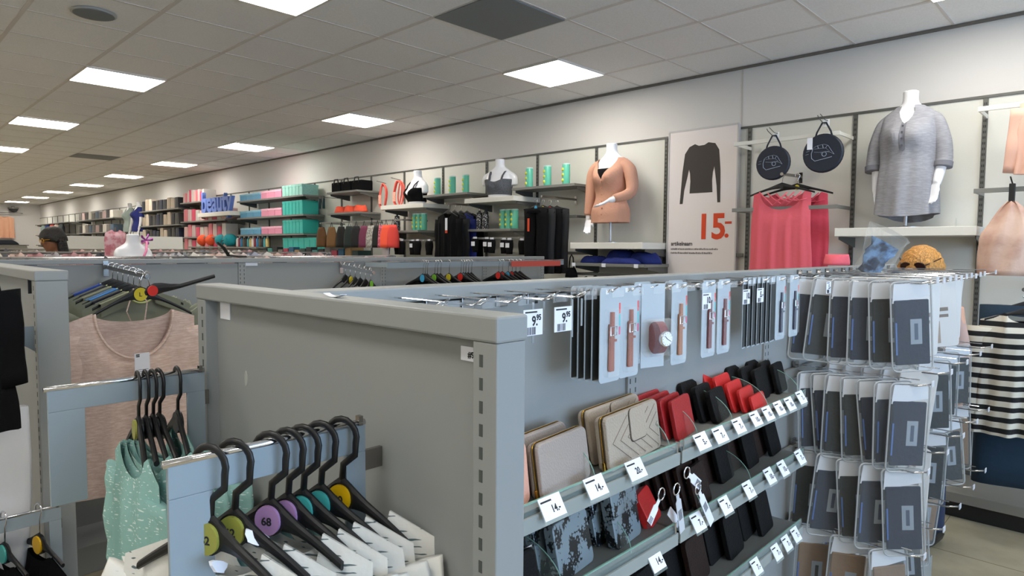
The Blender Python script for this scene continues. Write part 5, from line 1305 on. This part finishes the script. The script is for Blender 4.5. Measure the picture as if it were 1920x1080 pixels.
for i, (px, d) in enumerate(hs):
    p = onY(px, 492, 3.6)
    make_hanger('black hanger on the long grey rail, %s along it' % ORD[i], 'hangers on the long grey rail', .19, True, d, (p.x, 3.6, 1.513), -PI/2+.12*math.sin(i*2.1), .115, .06, .026)
    q = thing('hanging_shirt', 'black garment on the long grey rail, %s along it' % ORD[i], 'top', (p.x+.004, 3.6, 1.375), -PI/2+.12*math.sin(i*2.1), 'black garments on the long grey rail')
    garment(MB(), .2, .21, .55, .06, .04, .02, .012, .35, .005, 5, i, nv=8, nu=20).build('garment_body', BLACKF, q, smooth=True)
t = thing('clothes_hanger', 'loose black hanger lying on top of the second gondola', 'hanger', (1.62, 3.93, TOP+.018), .5)
MB().tube([(-.09,0,.075),(-.04,0,.045),(.0,0,.0),(.10,.01,-.008),(.17,.01,-.008)], [.008,.012,.012,.010,.008], 8, .6).build('hanger_body', BLACK, t)
MB().tube([(-.04,0,.05),(-.06,0,.06),(-.06,0,.085),(-.04,0,.088)], .003, 6).build('hook', BLACK, t)

# ------------------------------------------------------------------ racks between the second gondola and the far end
PALE = [((218,206,204),'off white'),((214,178,176),'pale pink'),((196,196,202),'pale grey'),((226,222,216),'white'),((206,160,164),'pink'),((170,176,196),'blue grey'),((222,196,188),'blush'),((96,100,112),'dark grey')]
protog = []
for i, (c, n_) in enumerate(PALE):
    me = garment(MB(), .12, .135, .40, .05, .04, .02, .012, .35, .004, 5, i, sleeve=(.10, .5, .045), nv=8, nu=18).mesh('baby_garment', True)
    me.materials.append(mat('pale_%d' % i, c, .9)); protog.append(me)
ROWS = [(5.55, .62, 4.0, 1.560, 30, 'first rack row behind the second gondola'), (7.0, .75, 4.1, 1.585, 26, 'second rack row behind the second gondola'), (9.4, .95, 4.2, 1.60, 22, 'third rack row behind the second gondola')]
for ri, (y, x0, x1, z, n, rn) in enumerate(ROWS):
    t = thing('garment_rack', 'grey rack with a long rail, the %s' % rn, 'clothes rack', (x0, y, 0))
    w = x1-x0
    MB().tube([(0,0,z-.05),(w,0,z-.05)], .012, 8).build('rack_rail', CHROME, t)
    MB().box((0,.19,.1),(w,.22,z-.10)).build('rack_back', STEEL, t)
    for xx in (0, w/2, w-.03): MB().box((xx,-.015,0),(xx+.03,.22,z-.04)).build('rack_post', STEEL, t)
    for k in range(n):
        x = x0+.06+(w-.12)*k/(n-1); j = rng.randrange(8)
        o = link('baby_garment', protog[j]); o.location = (x, y, z-.030-rng.uniform(0, .025)); o.rotation_euler = (0, 0, -1.35+rng.uniform(-.15, .15))
        tag(o, '%s baby garment, %s%s in the %s' % (PALE[j][1], '' if k < 20 else 'twentieth plus ', ORD[k % 20], rn), 'baby garment', 'pale baby garments on the racks')
# white header boards
for (a, b_, y, z0, z1, lab) in ((240, 342, 10.6, 1.60, 1.745, 'long white header board over the racks, before the blurred wall goods'), (122, 215, 12.4, 1.60, 1.76, 'shorter white header board beyond the dark haired person')):
    A, B_ = onY(a, 455, y), onY(b_, 455, y)
    t = thing('header_board', lab, 'board', ((A.x+B_.x)/2, y, 0)); w = (B_.x-A.x)/2
    MB().box((-w,-.015,z0-.06),(w,.015,z1)).build('board_panel', SHELFW, t)
    for s in (-1, 1): MB().box((s*(w-.03)-.015,-.015,0),(s*(w-.03)+.015,.015,z0-.06)).build('board_post', STEEL, t)
# white bust with pink straps on the first rack row
p = onY(250, 470, 6.1)
t = thing('mannequin_bust', 'white bust leaning with a pink ribbon strap over one shoulder', 'mannequin', (p.x, 6.1, 1.20), .25)
b = MB(); bs = MB(); torso(bs, .10, .645, 20); b.add([(x*1.0, y_, (z_-.10)*.92) for x, y_, z_ in bs.v], bs.f)
pass
b.build('torso', MANN, t, remesh=.009)
MB().lathe([(.12,-1.2),(.12,-1.19),(.02,-1.18),(.02,.02)], 16).build('stand_pole', CHROMED, t)
MB().tube([(.11,.06,.42),(.105,-.02,.44),(.06,-.085,.36),(-.02,-.125,.24)], .010, 8, .4).build('ribbon_strap', mat('ribbon_pink', (226, 130, 170), .5), t, smooth=True)
bw = MB()
for a in range(5): bw.tube([(.11,-.0,.45),(.11+.05*math.cos(a*1.25), -.01, .46+.035*math.sin(a*1.25)),(.112,-.0,.45)], [.004,.014,.004], 8)
bw.build('ribbon_bow', mat('ribbon_magenta', (200, 96, 190), .5), t, smooth=True)
p = onY(217, 465, 6.35)
t = thing('baby_romper', 'pink patterned small garment hanging up beside the white bust', 'baby garment', (p.x, 6.35, 1.74), .2)
garment(MB(), .085, .10, .30, .03, .02, .02, .03, .5, .008, 4, 3).build('romper_body', mat('pink_print', (222, 178, 184), .9, mix=('noise', (196, 120, 130), 20)), t, smooth=True)
MB().tube([(0,.0,.02),(0,.0,-.10),(0,.0,-1.74)], .006, 6).build('display_rod', CHROMED, t)
# sponges and toiletries by the wall under the letters
p = onX(388, 453, 4.55)
wshelf(12.9, 10.0, 1.60, 'grey', 'low grey shelf with the net sponges and toiletries under the letters', .46)
for k, (px, c, lab) in enumerate(((378, (232, 84, 40), 'orange red net bath sponge nearer the pink packages'), (394, (232, 84, 40), 'orange red net bath sponge nearer the teal one'), (412, (20, 150, 160), 'teal net bath sponge nearer the orange ones'), (427, (20, 150, 160), 'teal net bath sponge nearer the toiletries'))):
    p = onX(px, 452, 4.66)
    t = thing('bath_sponge', lab, 'bath sponge', (4.70, p.y, 1.715), 0, 'net bath sponges')
    MB().rings([[((.11*math.sin(j*PI/8)*(1+.08*math.sin(6*a+j)))*math.cos(a), .15*math.sin(j*PI/8)*math.sin(a), -.11*math.cos(j*PI/8)) for a in [2*PI*q/24 for q in range(24)]] for j in range(1, 8)]).build('sponge_net', mat('net_%d' % (k//2), c, .8, bump=(40, .8)), t, smooth=True)
tl = [((230,228,224),'white'),((140,40,60),'dark red'),((40,130,180),'blue'),((90,80,60),'brown'),((30,30,34),'black'),((60,150,160),'teal'),((214,190,120),'sand')]
for k in range(14):
    c, n_ = tl[k % 7]
    t = wthing('toiletry_bottle', '%s toiletry bottle on the low shelf, %s from the sponges' % (n_, ORD[k]), 'bottle', 4.72, 11.05-.085*k, 1.602, 'toiletry bottles')
    MB().lathe([(.028,0),(.03,.01),(.03,.12),(.018,.14),(.016,.15)], 12).build('bottle_body', mat('toil_%d' % (k % 7), c, .4), t, auto=True); MB().lathe([(.014,.15),(.014,.175)], 10).build('bottle_cap', WHITE if k % 2 else BLACK, t)
wshelf(9.9, 7.0, 1.46, 'grey', 'low grey shelf of dark boxes under the teal containers and pouches', .46)
for k in range(16):
    c = [(40,44,48),(60,130,124),(28,28,30),(120,116,110),(170,60,80),(36,90,120),(150,120,80),(34,60,58)][k % 8]
    t = wthing('small_carton', 'small carton on the low shelf under the pouches, %s along' % ORD[k], 'carton', 4.70, 9.8-.17*k, 1.462, 'small cartons')
    MB().box((-.07,-.10,0),(.07,.10,.10+.02*(k % 3))).build('carton_body', mat('carton_%d' % (k % 8), c, .6), t, bevel=.004)

# ================================================================== PEOPLE
def person(label, x, y, rz, H, skin, hair, top, leg, long=False, nod=0, glasses=None, sun=False, puff=1.0):
    s = H/1.7
    t = thing('person', label, 'person', (x, y, 0), rz)
    t.scale = (s, s, s)
    sk = mat('skin_%d' % skin[0], skin, .55, bump=(60, .1))
    hc = Vector((0, -.01, 1.585)); T = Matrix.Translation(hc) @ Matrix.Rotation(-nod, 4, 'X') @ Matrix.Translation(-hc)
    T = Matrix.Translation((0,0,1.49)) @ Matrix.Rotation(nod, 4, 'X') @ Matrix.Translation((0,0,-1.49))
    b = MB()
    def add(fn):
        q = MB(); fn(q); b.add([tuple(T @ Vector(v)) for v in q.v], q.f)
    def head(q):
        prof = [(-.115,.020,.018,-.055),(-.10,.042,.045,-.035),(-.07,.058,.068,-.018),(-.03,.068,.082,-.006),(.01,.073,.090,0),(.05,.074,.094,.004),(.085,.064,.084,.008),(.108,.042,.056,.010),(.118,.015,.02,.012)]
        q.rings([[(rx*math.cos(a), cy+ry*math.sin(a), 1.585+z) for a in [2*PI*k/20 for k in range(20)]] for z, rx, ry, cy in prof])
        q.tube([(0,-.082,1.605),(0,-.100,1.575),(0,-.104,1.562),(0,-.088,1.555)], [.008,.012,.014,.009], 8)      # nose
        q.tube([(-.022,-.082,1.530),(0,-.090,1.531),(.022,-.082,1.530)], [.005,.008,.005], 8)
        for e in (-1, 1): q.tube([(e*.072,.005,1.605),(e*.082,.012,1.595),(e*.076,.008,1.560)], [.010,.014,.008], 8)
    add(head)
    b.tube([(0,.012,1.40),(0,.010,1.47),(0,-.004,1.52)], [.062,.052,.052], 14)
    for e in (-1, 1):
        limb(b, [(e*.155,.01,1.385),(e*.19,.02,1.15),(e*.20,-.02,.93)], [.050,.040,.026]); hand(b, (e*.20,-.02,.935), (0,-.1,-1), e, (0,-1,0))
        limb(b, [(e*.085,0,.92),(e*.092,-.01,.50),(e*.095,.02,.10)], [.085,.058,.042])
        b.tube([(e*.095,.04,.04),(e*.098,-.06,.035),(e*.10,-.16,.03)], [.042,.042,.030], 10)
    q = MB()
    for z, rx, ry in ((.86,.155,.105),(.95,.165,.11),(1.08,.135,.095),(1.22,.15,.105),(1.34,.17,.095),(1.40,.15,.08),(1.44,.08,.065)): q.v += [(rx*math.cos(2*PI*k/20), ry*math.sin(2*PI*k/20), z) for k in range(20)]
    for i in range(6):
        for k in range(20): q.f.append((i*20+k, i*20+(k+1) % 20, (i+1)*20+(k+1) % 20, (i+1)*20+k))
    q.f.append(tuple(reversed(range(20)))); q.f.append(tuple(120+k for k in range(20)))
    b.add(q.v, q.f)
    b.build('body', sk, t, remesh=.009)
    c = MB()
    c.rings([[((rx+.012)*math.cos(a), (ry+.012)*math.sin(a), z) for a in [2*PI*k/24 for k in range(24)]] for z, rx, ry in ((.84,.165,.115),(.95,.168,.115),(1.08,.14,.10),(1.22,.155,.11),(1.34,.175,.10),(1.40,.155,.085),(1.445,.078,.066))])
    for e in (-1, 1): limb(c, [(e*.135,.01,1.375),(e*.19,.02,1.15),(e*.20,-.01,1.0)], [.062,.052,.040])
    c.build('shirt', mat('cloth_%d_%d' % (top[0], top[2]), top, .9), t, smooth=True)
    c = MB()
    for e in (-1, 1): limb(c, [(e*.082,0,.93),(e*.092,-.01,.50),(e*.095,.02,.08)], [.10,.072,.060])
    c.build('trousers', mat('cloth_%d_%d' % (leg[0], leg[2]), leg, .9), t, smooth=True)
    for e in (-1, 1): MB().tube([(e*.095,.065,.045),(e*.098,-.06,.042),(e*.10,-.185,.034)], [.050,.050,.034], 10).build('shoe', BLACK, t, smooth=True)
    # hair
    h = MB(); P_ = puff
    rg = []
    for j in range(9):
        f = j/8*PI*.60; 
        rg.append([((.088*P_*math.sin(f)+.002)*math.cos(a)*(1+.05*P_**4*math.sin(7*a+1.3*j)), .012+(.105*P_*math.sin(f)+.002)*math.sin(a)*(1+.05*math.sin(5*a+.8*j)), 1.60+.118*P_*math.cos(f)+(.035 if math.sin(a) < -.3 else -.0)*(j/8)**2) for a in [2*PI*k/30 for k in range(30)]])
    h.rings(rg)
    if long: h.rings([[(.085*P_*math.cos(a)*(1-.2*j/5), .03+.075*P_*abs(math.sin(a))**.7*(1 if math.sin(a) > 0 else -.35), 1.60-.055*j) for a in [2*PI*k/24 for k in range(24)]] for j in range(6)])
    hm = mat('hair_%d' % hair[0], hair, .55, mix=('strand', tuple(min(255, int(v*1.5)+6) for v in hair), 38), bump=(60, 1.0))
    MB().add([tuple(T @ Vector(v)) for v in h.v], h.f).build('hair', hm, t, smooth=True)
    e_ = MB()
    for e in (-1, 1): e_.rings([[tuple(T @ Vector((e*.030+.012*math.cos(a)*r_, -.083-.003*(1-r_), 1.598+.006*math.sin(a)*r_))) for a in [2*PI*k/12 for k in range(12)]] for r_ in (1, .4)])
    e_.build('eyes', mat('eye_dark', (30, 24, 22), .2), t)
    if glasses or sun:
        zo, yo = (1.598, 0) if not sun else (1.668, .018)
        g = MB()
        for e in (-1, 1):
            rx_, rz_ = (.027, .022) if not sun else (.030, .025)
            g.tube([tuple(T @ Vector((e*.034+rx_*math.cos(a), -.096*(P_ if sun else 1)+yo, zo+rz_*math.sin(a)))) for a in [2*PI*k/16 for k in range(17)]], .003, 6)
            g.tube([tuple(T @ Vector((e*.061, -.094*(P_ if sun else 1)+yo, zo+.006))), tuple(T @ Vector((e*.088*P_, .01, zo+.004)))], .003, 6)
        g.tube([tuple(T @ Vector((-.008, -.097*(P_ if sun else 1)+yo, zo+.004))), tuple(T @ Vector((.008, -.097*(P_ if sun else 1)+yo, zo+.004)))], .003, 6)
        g.build('sunglasses_frame' if sun else 'glasses_frame', mat('frame_%s' % ('brown' if sun else 'gold'), (44, 20, 14) if sun else (214, 160, 60), .3, metal=0 if sun else .8), t, smooth=True)
        if sun:
            for e in (-1, 1): MB().add([tuple(T @ Vector((e*.034+.029*math.cos(a), -.099*P_+yo-yy, zo+.024*math.sin(a)))) for yy in (0, .002) for a in [2*PI*k/18 for k in range(18)]], [tuple(range(18)), tuple(range(35, 17, -1))]+[(k, (k+1) % 18, 18+(k+1) % 18, 18+k) for k in range(18)]).build('lens', mat('lens_brown', (52, 22, 14), .08), t)
    return t
p = onX(1734, 485, 4.13)
person('person with blonde hair, brown sunglasses pushed up, looking down behind the hooks', 4.13, p.y, -PI/2-.15, 1.60, (214, 164, 138), (150, 106, 52), (190, 160, 150), (40, 50, 74), False, .42, None, True, 1.22)
p = onY(103, 450, 8.2)
person('person with dark hair and gold rimmed glasses seen above the racks', p.x, 8.2, -PI/2+.1, 1.775, (122, 78, 52), (20, 17, 16), (60, 60, 66), (36, 38, 46), True, .18, True, False, 1.08)
